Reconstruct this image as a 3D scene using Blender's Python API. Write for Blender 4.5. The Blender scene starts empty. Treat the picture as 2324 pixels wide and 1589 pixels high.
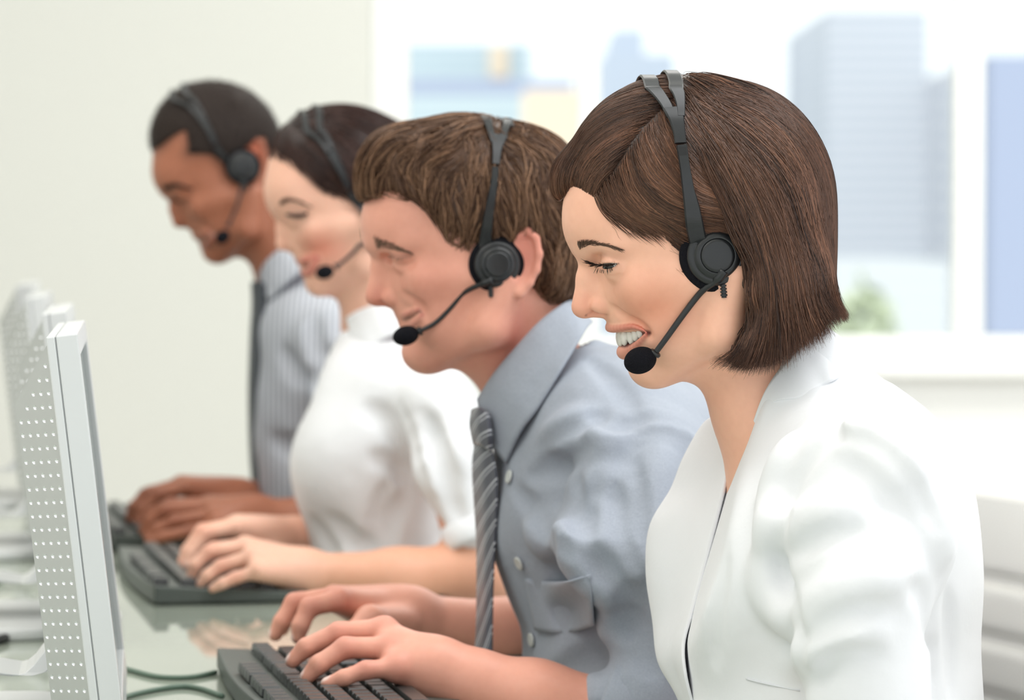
import bpy, math, random
import numpy as np
random.seed(7)
RNG = np.random.default_rng(11)
f32 = np.float32
SC = bpy.context.scene
COL = SC.collection

# ---------------------------------------------------------------- camera
IMW, IMH, FPX = 2324.0, 1589.0, 7600.0
CAMZ = 1.123
TILT = math.atan((IMH / 2 - 520.0) / FPX)
cam_d = bpy.data.cameras.new('camera')
cam = bpy.data.objects.new('camera', cam_d); COL.objects.link(cam)
cam_d.sensor_width = 36.0
cam_d.lens = 36.0 * FPX / IMW
cam_d.clip_start = 0.1; cam_d.clip_end = 9000.0
cam.location = (0, 0, CAMZ)
cam.rotation_euler = (math.pi / 2 - TILT, 0, 0)
cam_d.dof.use_dof = True
cam_d.dof.focus_distance = 2.44
cam_d.dof.aperture_fstop = 7.2
SC.camera = cam

# ---------------------------------------------------------------- world, sun, lamps, exposure
world = bpy.data.worlds.new('sky'); SC.world = world
world.use_nodes = True
wn = world.node_tree.nodes; wl = world.node_tree.links
bg = wn['Background']
bg.inputs['Color'].default_value = (0.93, 0.97, 1.0, 1)
bg.inputs['Strength'].default_value = 1.02
def lamp(name, kind, loc, rot, energy, color=(1, 1, 1), size=None, size_y=None, angle=None):
    d = bpy.data.lights.new(name, kind); d.energy = energy; d.color = color
    if size: d.shape = 'RECTANGLE'; d.size = size; d.size_y = size_y or size
    if angle: d.angle = angle
    o = bpy.data.objects.new(name, d); COL.objects.link(o)
    o.location = loc; o.rotation_euler = rot
    return o
lamp('sun', 'SUN', (0, -20, 40), (math.radians(48), 0, math.radians(-28)), 2.6, (1, .97, .93), angle=math.radians(3))
# area lights added under the ceiling to fill the room; no luminaires in view
lamp('ceiling_fill', 'AREA', (-1.2, 1.6, 2.64), (0, 0, 0), 16, (1, .97, .93), 2.0, 1.2)
lamp('ceiling_fill', 'AREA', (-1.2, 3.6, 2.64), (0, 0, 0), 15, (1, .97, .93), 2.0, 1.2)
lamp('ceiling_fill', 'AREA', (1.2, 2.6, 2.64), (0, 0, 0), 28, (.97, .98, 1), 2.0, 1.2)
lamp('ceiling_fill', 'AREA', (-1.6, 5.3, 2.64), (0, 0, 0), 6, (1, .98, .95), 2.4, 1.0)  # added to lift the back wall
lamp('ceiling_fill', 'AREA', (1.2, 5.3, 2.64), (0, 0, 0), 28, (1, .98, .95), 2.4, 1.0)  # added to brighten the window frames and the wall below them
SC.view_settings.view_transform = 'Standard'
SC.view_settings.look = 'None'
SC.view_settings.exposure = 0.45
SC.view_settings.gamma = 1.0
SC.view_settings.use_curve_mapping = False
SC.cycles.use_denoising = True
SC.cycles.max_bounces = 7
SC.cycles.diffuse_bounces = 4
SC.cycles.glossy_bounces = 4
SC.cycles.transmission_bounces = 6
SC.cycles.transparent_max_bounces = 12
SC.cycles.caustics_reflective = False
SC.cycles.caustics_refractive = False

# ---------------------------------------------------------------- projection helpers
CAMP = np.array([0, 0, CAMZ])
FW = np.array([0, math.cos(TILT), -math.sin(TILT)])
UP = np.array([0, math.sin(TILT), math.cos(TILT)])
RT = np.array([1.0, 0, 0])
def ray(u, v):
    return RT * ((u - IMW / 2) / FPX) + UP * ((IMH / 2 - v) / FPX) + FW
def pt(u, v, d):
    """point of the place seen at photo pixel (u, v) at camera depth d"""
    return CAMP + ray(u, v) * d
def pts(lst):
    return [pt(*p) for p in lst]

# ---------------------------------------------------------------- materials
def srgb(r, g, b):
    f = lambda c: (c / 12.92 if c <= .04045 else ((c + .055) / 1.055) ** 2.4)
    return (f(r / 255), f(g / 255), f(b / 255))
class NT:
    def __init__(s, name):
        s.m = bpy.data.materials.new(name); s.m.use_nodes = True
        s.t = s.m.node_tree; s.n = s.t.nodes; s.b = s.n['Principled BSDF']
    def add(s, typ, **kw):
        n = s.n.new(typ)
        for k, v in kw.items():
            if k in n.inputs: n.inputs[k].default_value = v
            else: setattr(n, k, v)
        return n
    def link(s, a, b): s.t.links.new(a, b)
    def bump(s, h, strength=.3, dist=.001, normal=None):
        b = s.add('ShaderNodeBump'); b.inputs['Strength'].default_value = strength
        b.inputs['Distance'].default_value = dist
        s.link(h, b.inputs['Height'])
        if normal is not None: s.link(normal, b.inputs['Normal'])
        s.link(b.outputs[0], s.b.inputs['Normal']); return b
    def noise(s, scale, detail=3, coord='Object', vec=None, stretch=None):
        n = s.add('ShaderNodeTexNoise'); n.inputs['Scale'].default_value = scale; n.inputs['Detail'].default_value = detail
        tc = s.add('ShaderNodeTexCoord'); o = tc.outputs[coord]
        if stretch:
            mp = s.add('ShaderNodeMapping'); mp.inputs['Scale'].default_value = stretch
            s.link(o, mp.inputs[0]); o = mp.outputs[0]
        s.link(o, n.inputs['Vector']); return n
    def ramp(s, fac, stops):
        r = s.add('ShaderNodeValToRGB'); e = r.color_ramp.elements
        while len(e) < len(stops): e.new(.5)
        for el, (p, c) in zip(e, stops): el.position = p; el.color = (*c, 1)
        s.link(fac, r.inputs[0]); return r
def pset(b, **kw):
    names = {'col': 'Base Color', 'rough': 'Roughness', 'metal': 'Metallic', 'spec': 'Specular IOR Level', 'sss': 'Subsurface Weight',
             'coat': 'Coat Weight', 'sheen': 'Sheen Weight', 'trans': 'Transmission Weight'}
    for k, v in kw.items():
        b.inputs[names[k]].default_value = (*v, 1) if k == 'col' else v
def mat(name, col, rough=.5, var=.0, scale=30, bump=0, bscale=300, bdist=.0005, **kw):
    t = NT(name); pset(t.b, col=col, rough=rough, **kw)
    if var:
        n = t.noise(scale)
        c0 = tuple(c * (1 - var) for c in col); c1 = tuple(min(1, c * (1 + var)) for c in col)
        r = t.ramp(n.outputs[0], [(.3, c0), (.7, c1)]); t.link(r.outputs[0], t.b.inputs['Base Color'])
    if bump:
        n = t.noise(bscale, 2); t.bump(n.outputs[0], bump, bdist)
    return t.m

# ---------------------------------------------------------------- object helpers
def mesh_obj(name, V, F, m=None, root=None, smooth=True, loc=None, parent=None, tint=None, uv=None, attrs=None):
    """one mesh object from world-space vertices; F is an (n,4) or (n,3) array or a list of faces.
    loc: its own origin (top-level); parent/root: parent object and the world point its origin stands on"""
    V = np.asarray(V, dtype=np.float64)
    o0 = np.zeros(3) if (loc is None and root is None) else np.asarray(loc if loc is not None else root)
    me = bpy.data.meshes.new(name)
    if isinstance(F, np.ndarray):
        n, k = F.shape
        me.vertices.add(len(V)); me.vertices.foreach_set('co', (V - o0).astype(f32).ravel())
        me.loops.add(n * k); me.loops.foreach_set('vertex_index', F.astype(np.int32).ravel())
        me.polygons.add(n); me.polygons.foreach_set('loop_start', np.arange(n, dtype=np.int32) * k)
        me.update(calc_edges=True); me.validate()
    else:
        me.from_pydata([tuple(v) for v in (V - o0)], [], [tuple(int(i) for i in f) for f in F]); me.update()
    if smooth:
        me.polygons.foreach_set('use_smooth', np.ones(len(me.polygons), dtype=bool))
    if tint is not None:
        a = me.color_attributes.new('tint', 'FLOAT_COLOR', 'POINT')
        c = np.ones((len(V), 4), dtype=f32); c[:, :3] = tint
        a.data.foreach_set('color', c.ravel())
    for k2, val in (attrs or {}).items():
        a = me.attributes.new(k2, 'FLOAT', 'POINT'); a.data.foreach_set('value', np.asarray(val, dtype=f32))
    if m is not None: me.materials.append(m)
    o = bpy.data.objects.new(name, me); COL.objects.link(o)
    if parent is not None:
        o.parent = parent
    elif loc is not None:
        o.location = tuple(loc)
    return o
def tag(o, label=None, cat=None, group=None, kind=None):
    if label: o['label'] = label
    if cat: o['category'] = cat
    if group: o['group'] = group
    if kind: o['kind'] = kind
    return o
def empty(name, loc, label, cat, group=None, rz=0):
    o = bpy.data.objects.new(name, None); COL.objects.link(o); o.location = tuple(loc); o.rotation_euler = (0, 0, rz)
    o.empty_display_size = .05
    return tag(o, label, cat, group)
class MB:
    """collects shapes into one mesh"""
    def __init__(s): s.v = []; s.f = []
    def add(s, V, F):
        n = len(s.v); s.v.extend([tuple(p) for p in V]); s.f.extend([tuple(i + n for i in f) for f in F]); return s
    def box(s, lo, hi, fr=None):
        x0, y0, z0 = lo; x1, y1, z1 = hi
        V = np.array([(x0, y0, z0), (x1, y0, z0), (x1, y1, z0), (x0, y1, z0), (x0, y0, z1), (x1, y0, z1), (x1, y1, z1), (x0, y1, z1)], float)
        if fr is not None: V = fr(V)
        return s.add(V, [(3, 2, 1, 0), (4, 5, 6, 7), (0, 1, 5, 4), (1, 2, 6, 5), (2, 3, 7, 6), (3, 0, 4, 7)])
    def tube(s, P, r, n=8, cap=True):
        P = np.asarray(P, float); m = len(P); r = np.broadcast_to(np.asarray(r, float), (m,))
        T = np.gradient(P, axis=0); T /= np.linalg.norm(T, axis=1)[:, None] + 1e-12
        a = np.array([0, 0, 1.0]) if abs(T[0][2]) < .9 else np.array([1.0, 0, 0])
        N = np.cross(T[0], a); N /= np.linalg.norm(N); V = []
        for i in range(m):
            N = N - T[i] * N.dot(T[i]); N /= np.linalg.norm(N); B = np.cross(T[i], N)
            for k in range(n):
                t = 2 * math.pi * k / n; V.append(P[i] + r[i] * (math.cos(t) * N + math.sin(t) * B))
        F = [(i * n + k, i * n + (k + 1) % n, (i + 1) * n + (k + 1) % n, (i + 1) * n + k) for i in range(m - 1) for k in range(n)]
        if cap: F += [tuple(range(n))[::-1], tuple((m - 1) * n + k for k in range(n))]
        return s.add(V, F)
    def lathe(s, prof, c, ax, n=40):
        """profile [(along axis, radius)] turned round axis ax through c"""
        ax = np.asarray(ax, float); ax /= np.linalg.norm(ax)
        a = np.array([0, 0, 1.0]) if abs(ax[2]) < .9 else np.array([1.0, 0, 0])
        N = np.cross(ax, a); N /= np.linalg.norm(N); B = np.cross(ax, N); V = []
        for h, r in prof:
            for k in range(n):
                t = 2 * math.pi * k / n; V.append(np.asarray(c) + ax * h + r * (math.cos(t) * N + math.sin(t) * B))
        m = len(prof)
        F = [(i * n + k, i * n + (k + 1) % n, (i + 1) * n + (k + 1) % n, (i + 1) * n + k) for i in range(m - 1) for k in range(n)]
        F += [tuple(range(n))[::-1], tuple((m - 1) * n + k for k in range(n))]
        return s.add(V, F)
    def prism(s, poly, h0, h1, fr=None):
        """polygon (x, y) pulled from z=h0 to z=h1, through frame fr"""
        n = len(poly); V = np.array([(x, y, h0) for x, y in poly] + [(x, y, h1) for x, y in poly], float)
        if fr is not None: V = fr(V)
        return s.add(V, [tuple(range(n))[::-1], tuple(range(n, 2 * n))] + [(i, (i + 1) % n, n + (i + 1) % n, n + i) for i in range(n)])
    def build(s, name, m, root=None, parent=None, smooth=False, bevel=0, seg=2, loc=None):
        o = mesh_obj(name, s.v, s.f, m, root=root, parent=parent, smooth=smooth, loc=loc)
        import bmesh
        b = bmesh.new(); b.from_mesh(o.data); bmesh.ops.recalc_face_normals(b, faces=b.faces); b.to_mesh(o.data); b.free()
        if bevel:
            md = o.modifiers.new('edge', 'BEVEL'); md.width = bevel; md.segments = seg; md.limit_method = 'ANGLE'
            md.harden_normals = False
        return o
def frame(o, ex, ey, ez=(0, 0, 1)):
    o = np.asarray(o, float); M = np.array([ex, ey, ez], float)
    return lambda V: o + np.asarray(V) @ M
def crom(P, n):
    """Catmull-Rom resampling of a polyline to n points"""
    P = np.asarray(P, float); m = len(P)
    if m == 2: return P[0] + (P[1] - P[0]) * np.linspace(0, 1, n)[:, None]
    Q = np.vstack([2 * P[0] - P[1], P, 2 * P[-1] - P[-2]]); t = np.linspace(0, m - 1 - 1e-9, n); i = t.astype(int); x = (t - i)[:, None]
    a, b, c, d = Q[i], Q[i + 1], Q[i + 2], Q[i + 3]
    return .5 * (2 * b + (c - a) * x + (2 * a - 5 * b + 4 * c - d) * x ** 2 + (3 * b - a - 3 * c + d) * x ** 3)
def sheet(name, rows, m, nu=24, nv=24, thick=.0015, root=None, parent=None, offset=0):
    """smooth cloth sheet through rows of world points, with real thickness"""
    R = np.array([crom(r, nu) for r in rows]); G = np.stack([crom(R[:, j], nv) for j in range(nu)], 1)
    V = G.reshape(-1, 3); i, j = np.meshgrid(np.arange(nv - 1), np.arange(nu - 1), indexing='ij'); a = (i * nu + j).ravel()
    F = np.stack([a, a + 1, a + nu + 1, a + nu], 1)
    o = mesh_obj(name, V, F, m, root=root, parent=parent)
    uvl = o.data.uv_layers.new(name='uv'); li = np.zeros(len(o.data.loops), np.int32); o.data.loops.foreach_get('vertex_index', li)
    uv = np.stack([(li % nu) / (nu - 1), (li // nu) / (nv - 1)], 1).astype(f32); uvl.data.foreach_set('uv', uv.ravel())
    md = o.modifiers.new('thickness', 'SOLIDIFY'); md.thickness = thick; md.offset = offset
    return o
# ---------------------------------------------------------------- organic surfaces: signed distance shapes meshed by surface nets
class Cone:
    """capsule with two radii"""
    def __init__(s, a, b, ra, rb=None):
        s.a = np.asarray(a, f32); s.b = np.asarray(b, f32); s.ra = ra; s.rb = ra if rb is None else rb
        s.lo = np.minimum(s.a - s.ra, s.b - s.rb); s.hi = np.maximum(s.a + s.ra, s.b + s.rb)
    def __call__(s, P):
        ba = s.b - s.a; l2 = float(ba @ ba)
        if l2 < 1e-10: return np.sqrt(((P - s.a) ** 2).sum(-1)) - max(s.ra, s.rb)
        pa = P - s.a; h = np.clip((pa @ ba) / l2, 0, 1)
        q = pa - h[..., None] * ba
        return np.sqrt((q * q).sum(-1)) - (s.ra + (s.rb - s.ra) * h)
class Ell:
    def __init__(s, c, r, axes):
        s.c = np.asarray(c, f32); s.r = np.asarray(r, f32); s.A = np.asarray(axes, f32)
        e = np.sqrt(((s.A * s.r[:, None]) ** 2).sum(0)); s.lo = s.c - e; s.hi = s.c + e
    def __call__(s, P):
        q = (P - s.c) @ s.A.T; k0 = np.sqrt(((q / s.r) ** 2).sum(-1)); k1 = np.sqrt(((q / s.r ** 2) ** 2).sum(-1)) + 1e-6
        return k0 * (k0 - 1) / k1
class Prism:
    """closed polygon in the plane (o; ex, ey) extruded along en from n0 to n1"""
    def __init__(s, poly, o, ex, ey, en, n0, n1):
        s.p = np.asarray(poly, f32); s.o = np.asarray(o, f32); s.M = np.asarray([ex, ey, en], f32); s.n0 = n0; s.n1 = n1
        c = np.array([[x, y, n] for x, y in s.p for n in (n0, n1)], f32) @ s.M + s.o
        s.lo = c.min(0); s.hi = c.max(0)
    def __call__(s, P):
        sh = P.shape[:-1]; q = ((P - s.o) @ s.M.T).reshape(-1, 3); x = q[:, 0]; y = q[:, 1]
        d = np.full(len(x), 1e9, f32); ins = np.zeros(len(x), bool); n = len(s.p)
        for i in range(n):
            (ax, ay), (bx, by) = s.p[i], s.p[(i + 1) % n]; ex, ey = bx - ax, by - ay
            t = np.clip(((x - ax) * ex + (y - ay) * ey) / (ex * ex + ey * ey + 1e-12), 0, 1)
            d = np.minimum(d, (x - ax - t * ex) ** 2 + (y - ay - t * ey) ** 2)
            c = ((ay > y) != (by > y)); den = by - ay if abs(by - ay) > 1e-12 else 1e-12
            ins ^= c & (x < (bx - ax) * (y - ay) / den + ax)
        d = np.sqrt(d) * np.where(ins, -1, 1)
        dn = np.maximum(s.n0 - q[:, 2], q[:, 2] - s.n1)
        return np.maximum(d, dn).reshape(sh)
class Half:
    """half space: inside where (P-o).n < 0"""
    def __init__(s, o, n):
        s.o = np.asarray(o, f32); s.n = np.asarray(n, f32) / np.linalg.norm(n); s.lo = np.full(3, -9, f32); s.hi = np.full(3, 9, f32)
    def __call__(s, P): return (P - s.o) @ s.n
def smin(a, b, k):
    if k <= 0: return np.minimum(a, b)
    h = np.maximum(k - np.abs(a - b), 0) / k
    return np.minimum(a, b) - h * h * k * .25
class Shape:
    """ordered list of (op, primitive, blend)"""
    def __init__(s): s.ops = []; s.warp = None; s.shift = 0.0
    def u(s, p, k=.01): s.ops.append(('u', p, k)); return s
    def sub(s, p, k=.004): s.ops.append(('s', p, k)); return s
    def cut(s, p, k=.004): s.ops.append(('i', p, k)); return s
    def chain(s, P, R, k=.01, join=None):
        P = [np.asarray(p) for p in P]
        if np.isscalar(R): R = [R] * len(P)
        for i in range(len(P) - 1): s.u(Cone(P[i], P[i + 1], R[i], R[i + 1]), k if i == 0 or join is None else join)
        return s
    def groove(s, P, r, k=.006):
        P = [np.asarray(p) for p in P]
        if np.isscalar(r): r = [r] * len(P)
        for i in range(len(P) - 1): s.sub(Cone(P[i], P[i + 1], r[i], r[i + 1]), k)
        return s
    def __call__(s, P):
        P = np.asarray(P, f32); D = np.full(P.shape[:-1], .06, f32)
        Q = P if s.warp is None else P
        for op, p, k in s.ops:
            d = p(Q)
            if op == 'u': D = smin(D, d, k)
            elif op == 's': D = -smin(-D, d, k)
            else: D = -smin(-D, -d, k)
        if s.warp is not None: D = D + s.warp(P)
        return D + s.shift
    def grad(s, P, e=.0008):
        G = np.stack([s(P + np.eye(3, dtype=f32)[i] * e) - s(P - np.eye(3, dtype=f32)[i] * e) for i in range(3)], -1)
        return G / (np.linalg.norm(G, axis=-1, keepdims=True) + 1e-9)
    def cast(s, u, v, d0=1.5, d1=6.0, off=0.0, n=90):
        """first surface point on the camera ray of pixels (u, v)"""
        u = np.atleast_1d(u).astype(float); v = np.atleast_1d(v).astype(float)
        R = RT[None] * ((u - IMW / 2) / FPX)[:, None] + UP[None] * ((IMH / 2 - v) / FPX)[:, None] + FW[None]
        t = np.full(len(u), d0); hit = np.zeros(len(u), bool)
        for _ in range(n):
            D = s(CAMP + R * t[:, None]) - off
            hit |= D < .0006
            t = np.where(hit, t, t + np.clip(D * .8, .0003, .1))
        ok = hit & (t < d1)
        return CAMP + R * t[:, None], ok
    def mesh(s, xs, ys, zs):
        xs, ys, zs = (np.asarray(a, f32) for a in (xs, ys, zs))
        D = np.full((len(xs), len(ys), len(zs)), .06, f32)
        step = max(np.diff(a).min() for a in (xs, ys, zs)) * 3
        for op, p, k in s.ops:
            mg = k + step + .004
            sl = []
            for a, l, h in zip((xs, ys, zs), p.lo - mg, p.hi + mg):
                i0 = max(0, np.searchsorted(a, l) - 2); i1 = min(len(a), np.searchsorted(a, h) + 2); sl.append(slice(i0, i1))
            if op == 'i': sl = [slice(None)] * 3
            X, Y, Z = xs[sl[0]], ys[sl[1]], zs[sl[2]]
            if not (len(X) and len(Y) and len(Z)): continue
            sub = D[sl[0], sl[1], sl[2]]
            for i in range(0, len(X), 24):
                P = np.stack(np.meshgrid(X[i:i + 24], Y, Z, indexing='ij'), -1); d = p(P).astype(f32); S = sub[i:i + 24]
                if op == 'u': S[...] = smin(S, d, k)
                elif op == 's': S[...] = -smin(-S, d, k)
                else: S[...] = -smin(-S, -d, k)
        if s.warp is not None:
            for i in range(0, len(xs), 24):
                S = D[i:i + 24]; near = np.abs(S) < .02
                if near.any():
                    ii = np.nonzero(near); P = np.stack([xs[i + ii[0]], ys[ii[1]], zs[ii[2]]], -1); S[ii] += s.warp(P).astype(f32)
        D += s.shift
        return nets(D, xs, ys, zs)
def nets(D, xs, ys, zs):
    N = D < 0
    c = np.zeros(tuple(n - 1 for n in D.shape), np.uint8)
    for i in (0, 1):
        for j in (0, 1):
            for k in (0, 1):
                c += N[i:N.shape[0] - 1 + i, j:N.shape[1] - 1 + j, k:N.shape[2] - 1 + k]
    ci = np.nonzero((c > 0) & (c < 8)); n = len(ci[0])
    idx = np.full(c.shape, -1, np.int32); idx[ci] = np.arange(n, dtype=np.int32); del c
    acc = np.zeros((n, 3)); cnt = np.zeros(n); A = (xs, ys, zs)
    for ax in range(3):
        o1, o2 = [q for q in range(3) if q != ax]
        for a in (0, 1):
            for b in (0, 1):
                o = [0, 0, 0]; o[o1] = a; o[o2] = b
                p = [ci[q] + o[q] for q in range(3)]; q2 = list(p); q2[ax] = p[ax] + 1
                d0 = D[tuple(p)]; d1 = D[tuple(q2)]; m = (d0 < 0) != (d1 < 0)
                t = np.where(m, d0 / np.where(m, d0 - d1, 1), 0)
                for r in range(3):
                    x = A[r][p[r]]
                    if r == ax: x = x + t * (A[r][q2[r]] - x)
                    acc[:, r] += np.where(m, x, 0)
                cnt += m
    V = acc / cnt[:, None]
    Fs = []
    for ax in range(3):
        o1, o2 = (ax + 1) % 3, (ax + 2) % 3
        a = [slice(None)] * 3; b = [slice(None)] * 3; a[ax] = slice(0, -1); b[ax] = slice(1, None)
        E = N[tuple(a)] != N[tuple(b)]; S = N[tuple(a)]
        e = np.nonzero(E); sg = S[e]
        ok = (e[o1] > 0) & (e[o1] < D.shape[o1] - 1) & (e[o2] > 0) & (e[o2] < D.shape[o2] - 1)
        e = [q[ok] for q in e]; sg = sg[ok]; quad = []
        for da, db in ((-1, -1), (0, -1), (0, 0), (-1, 0)):
            p = list(e); p[o1] = e[o1] + da; p[o2] = e[o2] + db; quad.append(idx[tuple(p)])
        Q = np.stack(quad, 1); Q[~sg] = Q[~sg][:, ::-1]; Fs.append(Q)
    F = np.concatenate(Fs); F = F[(F >= 0).all(1)]
    return V, F
def axis(lo, hi, h, fine=()):
    x = [lo]
    while x[-1] < hi:
        s = h
        for a, b, hf in fine:
            if a - 1e-9 <= x[-1] < b: s = min(s, hf)
        x.append(x[-1] + s)
    return np.array(x)
def relax(V, F, n=2, w=.5):
    """light smoothing of a quad mesh"""
    E = np.concatenate([F[:, [0, 1]], F[:, [1, 2]], F[:, [2, 3]], F[:, [3, 0]]]); E = np.concatenate([E, E[:, ::-1]])
    deg = np.bincount(E[:, 0], minlength=len(V))[:, None] + 1e-9
    for _ in range(n):
        S = np.stack([np.bincount(E[:, 0], weights=V[E[:, 1], c], minlength=len(V)) for c in range(3)], 1)
        V = V * (1 - w) + S / deg * w
    return V
def wave_noise(seed, scale, n=10, stretch=(1, 1, 1)):
    """smooth pseudo-random field made of summed sines"""
    r = np.random.default_rng(seed); K = r.normal(size=(n, 3)) * scale * np.asarray(stretch); ph = r.uniform(0, 6.28, n)
    def f(P):
        P = np.asarray(P, f32); return sum(np.sin(P @ K[i].astype(f32) + f32(ph[i])) for i in range(n)) / math.sqrt(n)
    return f
# ---------------------------------------------------------------- people: shared head builder
class Fig:
    """frame of one person: a sagittal plane at camera depth d0, turned by yaw (degrees) towards the camera"""
    def __init__(s, d0, uref, vref, yaw, nas=None, chin=None):
        s.d0 = d0; s.s = d0 / FPX; a = math.radians(yaw)
        s.B = np.array([math.cos(a), math.sin(a), 0]); s.L = np.array([-math.sin(a), math.cos(a), 0]); s.Z = np.array([0, 0, 1.0])
        s.o = pt(uref, vref, d0)
        if nas is None: s.k = 1.0; s.T = lambda u, v: (u, v); s.rot = 0
        else:
            z0 = complex(1312, 595); z1 = complex(1465, 882); w0 = complex(*nas); w1 = complex(*chin); q = (w1 - w0) / (z1 - z0)
            s.k = abs(q); s.rot = math.degrees(math.atan2(q.imag, q.real))
            def T(u, v):
                z = w0 + q * (complex(u, v) - z0); return z.real, z.imag
            s.T = T
    def own(s, u, v, w=0):
        """photo pixel (u, v) on the sagittal plane, then w photo pixels sideways (away from the camera)"""
        r = ray(u, v); t = (s.o - CAMP) @ s.L / (r @ s.L)
        return CAMP + r * t + s.L * (w * s.s)
    def at(s, u, v, n):
        """point seen at photo pixel (u, v) lying n metres to the side of the sagittal plane"""
        r = ray(u, v); return CAMP + r * ((s.o + s.L * n - CAMP) @ s.L / (r @ s.L))
    def can(s, u, v, w=0):
        u2, v2 = s.T(u, v); return s.own(u2, v2, w * s.k)
    def axes(s, rot):
        a = math.radians(rot); e1 = s.B * math.cos(a) - s.Z * math.sin(a); e2 = -s.B * math.sin(a) - s.Z * math.cos(a)
        return [e1, e2, s.L]
    def ell(s, u, v, w, ru, rv, rw, rot=0):
        k = s.s * s.k; return Ell(s.can(u, v, w), (ru * k, rv * k, rw * k), s.axes(rot + s.rot))
    def elo(s, u, v, w, ru, rv, rw, rot=0):
        k = s.s; return Ell(s.own(u, v, w), (ru * k, rv * k, rw * k), s.axes(rot))
    def cone(s, a, b, ra, rb=None):
        k = s.s * s.k; return Cone(s.can(*a), s.can(*b), ra * k, (ra if rb is None else rb) * k)
    def coo(s, a, b, ra, rb=None):
        k = s.s; return Cone(s.own(*a), s.own(*b), ra * k, (ra if rb is None else rb) * k)
    def prism(s, poly, w0, w1):
        """polygon of own photo pixels pulled sideways from w0 to w1"""
        Q = []
        for u, v in poly:
            p = s.own(u, v) - s.o; Q.append((p @ s.B, p @ s.Z))
        return Prism(Q, s.o, s.B, s.Z, s.L, w0 * s.s, w1 * s.s)
def head(f, sh, male=False, brow=1.0, cheek=1.0, smile=True, jaw=1.0, skull=None):
    """skull, face, jaw and neck root in the common head frame (numbers are photo pixels of the nearest head)"""
    px = f.s * f.k; E = f.ell; C = f.cone
    sh.u(f.elo(*skull) if skull else E(1578, 428, 0, 290, 236, 218, 16), 0)
    sh.u(E(1398, 490, 0, 121, 132, 150, 20), 40 * px)
    sh.u(E(1482, 636, 0, 132, 122, 128, 25), 30 * px)             # midface
    sh.u(E(1545, 655, 0, 150, 165, 178, 25), 40 * px)             # side of the face
    sh.u(E(1515, 560, 0, 165, 125, 182, 20), 40 * px)             # temples
    sh.u(E(1432, 731, 0, 60, 34, 60, 20), 20 * px)                # upper lip area
    for w in (-1, 1):
        sh.u(C((1340, 562, 26 * w), (1398, 552, 118 * w), 26 + 5 * male, 26), 26 * px)          # brow
        sh.u(E(1458, 668, 94 * w, 64 * cheek, 52 * cheek, 54 * cheek, 25), 26 * px)             # smiling cheek
        sh.u(C((1440, 640, 118 * w), (1570, 622, 160 * w), 38, 40), 40 * px)      # cheekbone
    sh.u(E(1490, 768, 0, 92, 70, 92, 20), 24 * px)                # round the mouth
    sh.u(E(1474, 834, 0, 50 * jaw, 46, 58 * jaw, 20), 22 * px)    # chin
    for w in (-1, 1):
        sh.u(C((1490, 832, 34 * w), (1612, 750, 148 * w * jaw), 40, 42), 34 * px)
        sh.u(C((1612, 750, 148 * w * jaw), (1640, 620, 176 * w), 44, 44), 36 * px)
        sh.u(E(1520, 742, 92 * w, 80, 66, 56, -25), 34 * px)
    sh.u(C((1535, 800, 0), (1650, 780, 0), 62, 95), 40 * px)
    # eye sockets
    for w in (-1, 1):
        sh.sub(E(1352, 600, 84 * w, 20, 22, 34, 10), 26 * px)
        sh.u(Cone(f.can(1394, 600, 88 * w), f.can(1394, 600, 88 * w), 41 * px), 10 * px)
def nose(f, sh, bridge, tip, tr, ala, wings=26, wr=(21, 17, 15), under=None, own=True, k=1.0, nostril=True):
    """nose from own pixels: bridge = [(u, v, r)...] down to the tip ball, ala = (u, v) of the wings"""
    C = f.coo if own else f.cone; E = f.elo if own else f.ell; px = f.s
    P = bridge + [(tip[0], tip[1], tr)]
    for a, b in zip(P[:-1], P[1:]): sh.u(C((a[0], a[1], 0), (b[0], b[1], 0), a[2], b[2]), 16 * px * k)
    # flanks of the bridge running into the cheeks
    for w in (-1, 1):
        G = f.own if own else f.can
        sh.u(C((bridge[1][0] + 12 * k, bridge[1][1], 10 * w * k), (ala[0] - 2 * k, ala[1] - 22 * k, 19 * w * k), 16 * k, 18 * k), 20 * px * k)
        sh.u(E(ala[0], ala[1], wings * w, wr[0], wr[1], wr[2], 0), 9 * px * k)
        sh.groove([G(ala[0] + wr[0] - 6 * k, ala[1] - wr[1] - 2 * k, (wings + 8) * w), G(ala[0] + wr[0] + 3 * k, ala[1] - 4 * k, (wings + 11) * w), G(ala[0] + wr[0] + 1 * k, ala[1] + 10 * k, (wings + 9) * w)], [1.6 * px * k, 3.6 * px * k, 2.4 * px * k], 6 * px * k)
    if under: sh.u(C((tip[0] + 8 * k, tip[1] + 14 * k, 0), (under[0], under[1], 0), 10 * k, 10 * k), 10 * px * k)
    if nostril:
        for w in (-1, 1):
            sh.sub(E(.5 * (tip[0] + ala[0]), ala[1] + wr[1] + .5 * k, 20 * w * k, 16 * k, 4.5 * k, 11 * k, -12), 3 * px * k)
def tinted(V, base, spots):
    """skin colour with tinted spots, pigment and some painted shade: list of (shape, colour, softness, strength)"""
    c = np.tile(np.asarray(base, float), (len(V), 1))
    for p, col, soft, st in spots:
        d = p(V.astype(f32)); m = np.clip(.5 - d / soft, 0, 1)[:, None] * st
        c = c * (1 - m) + np.asarray(col) * m
    return c
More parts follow.
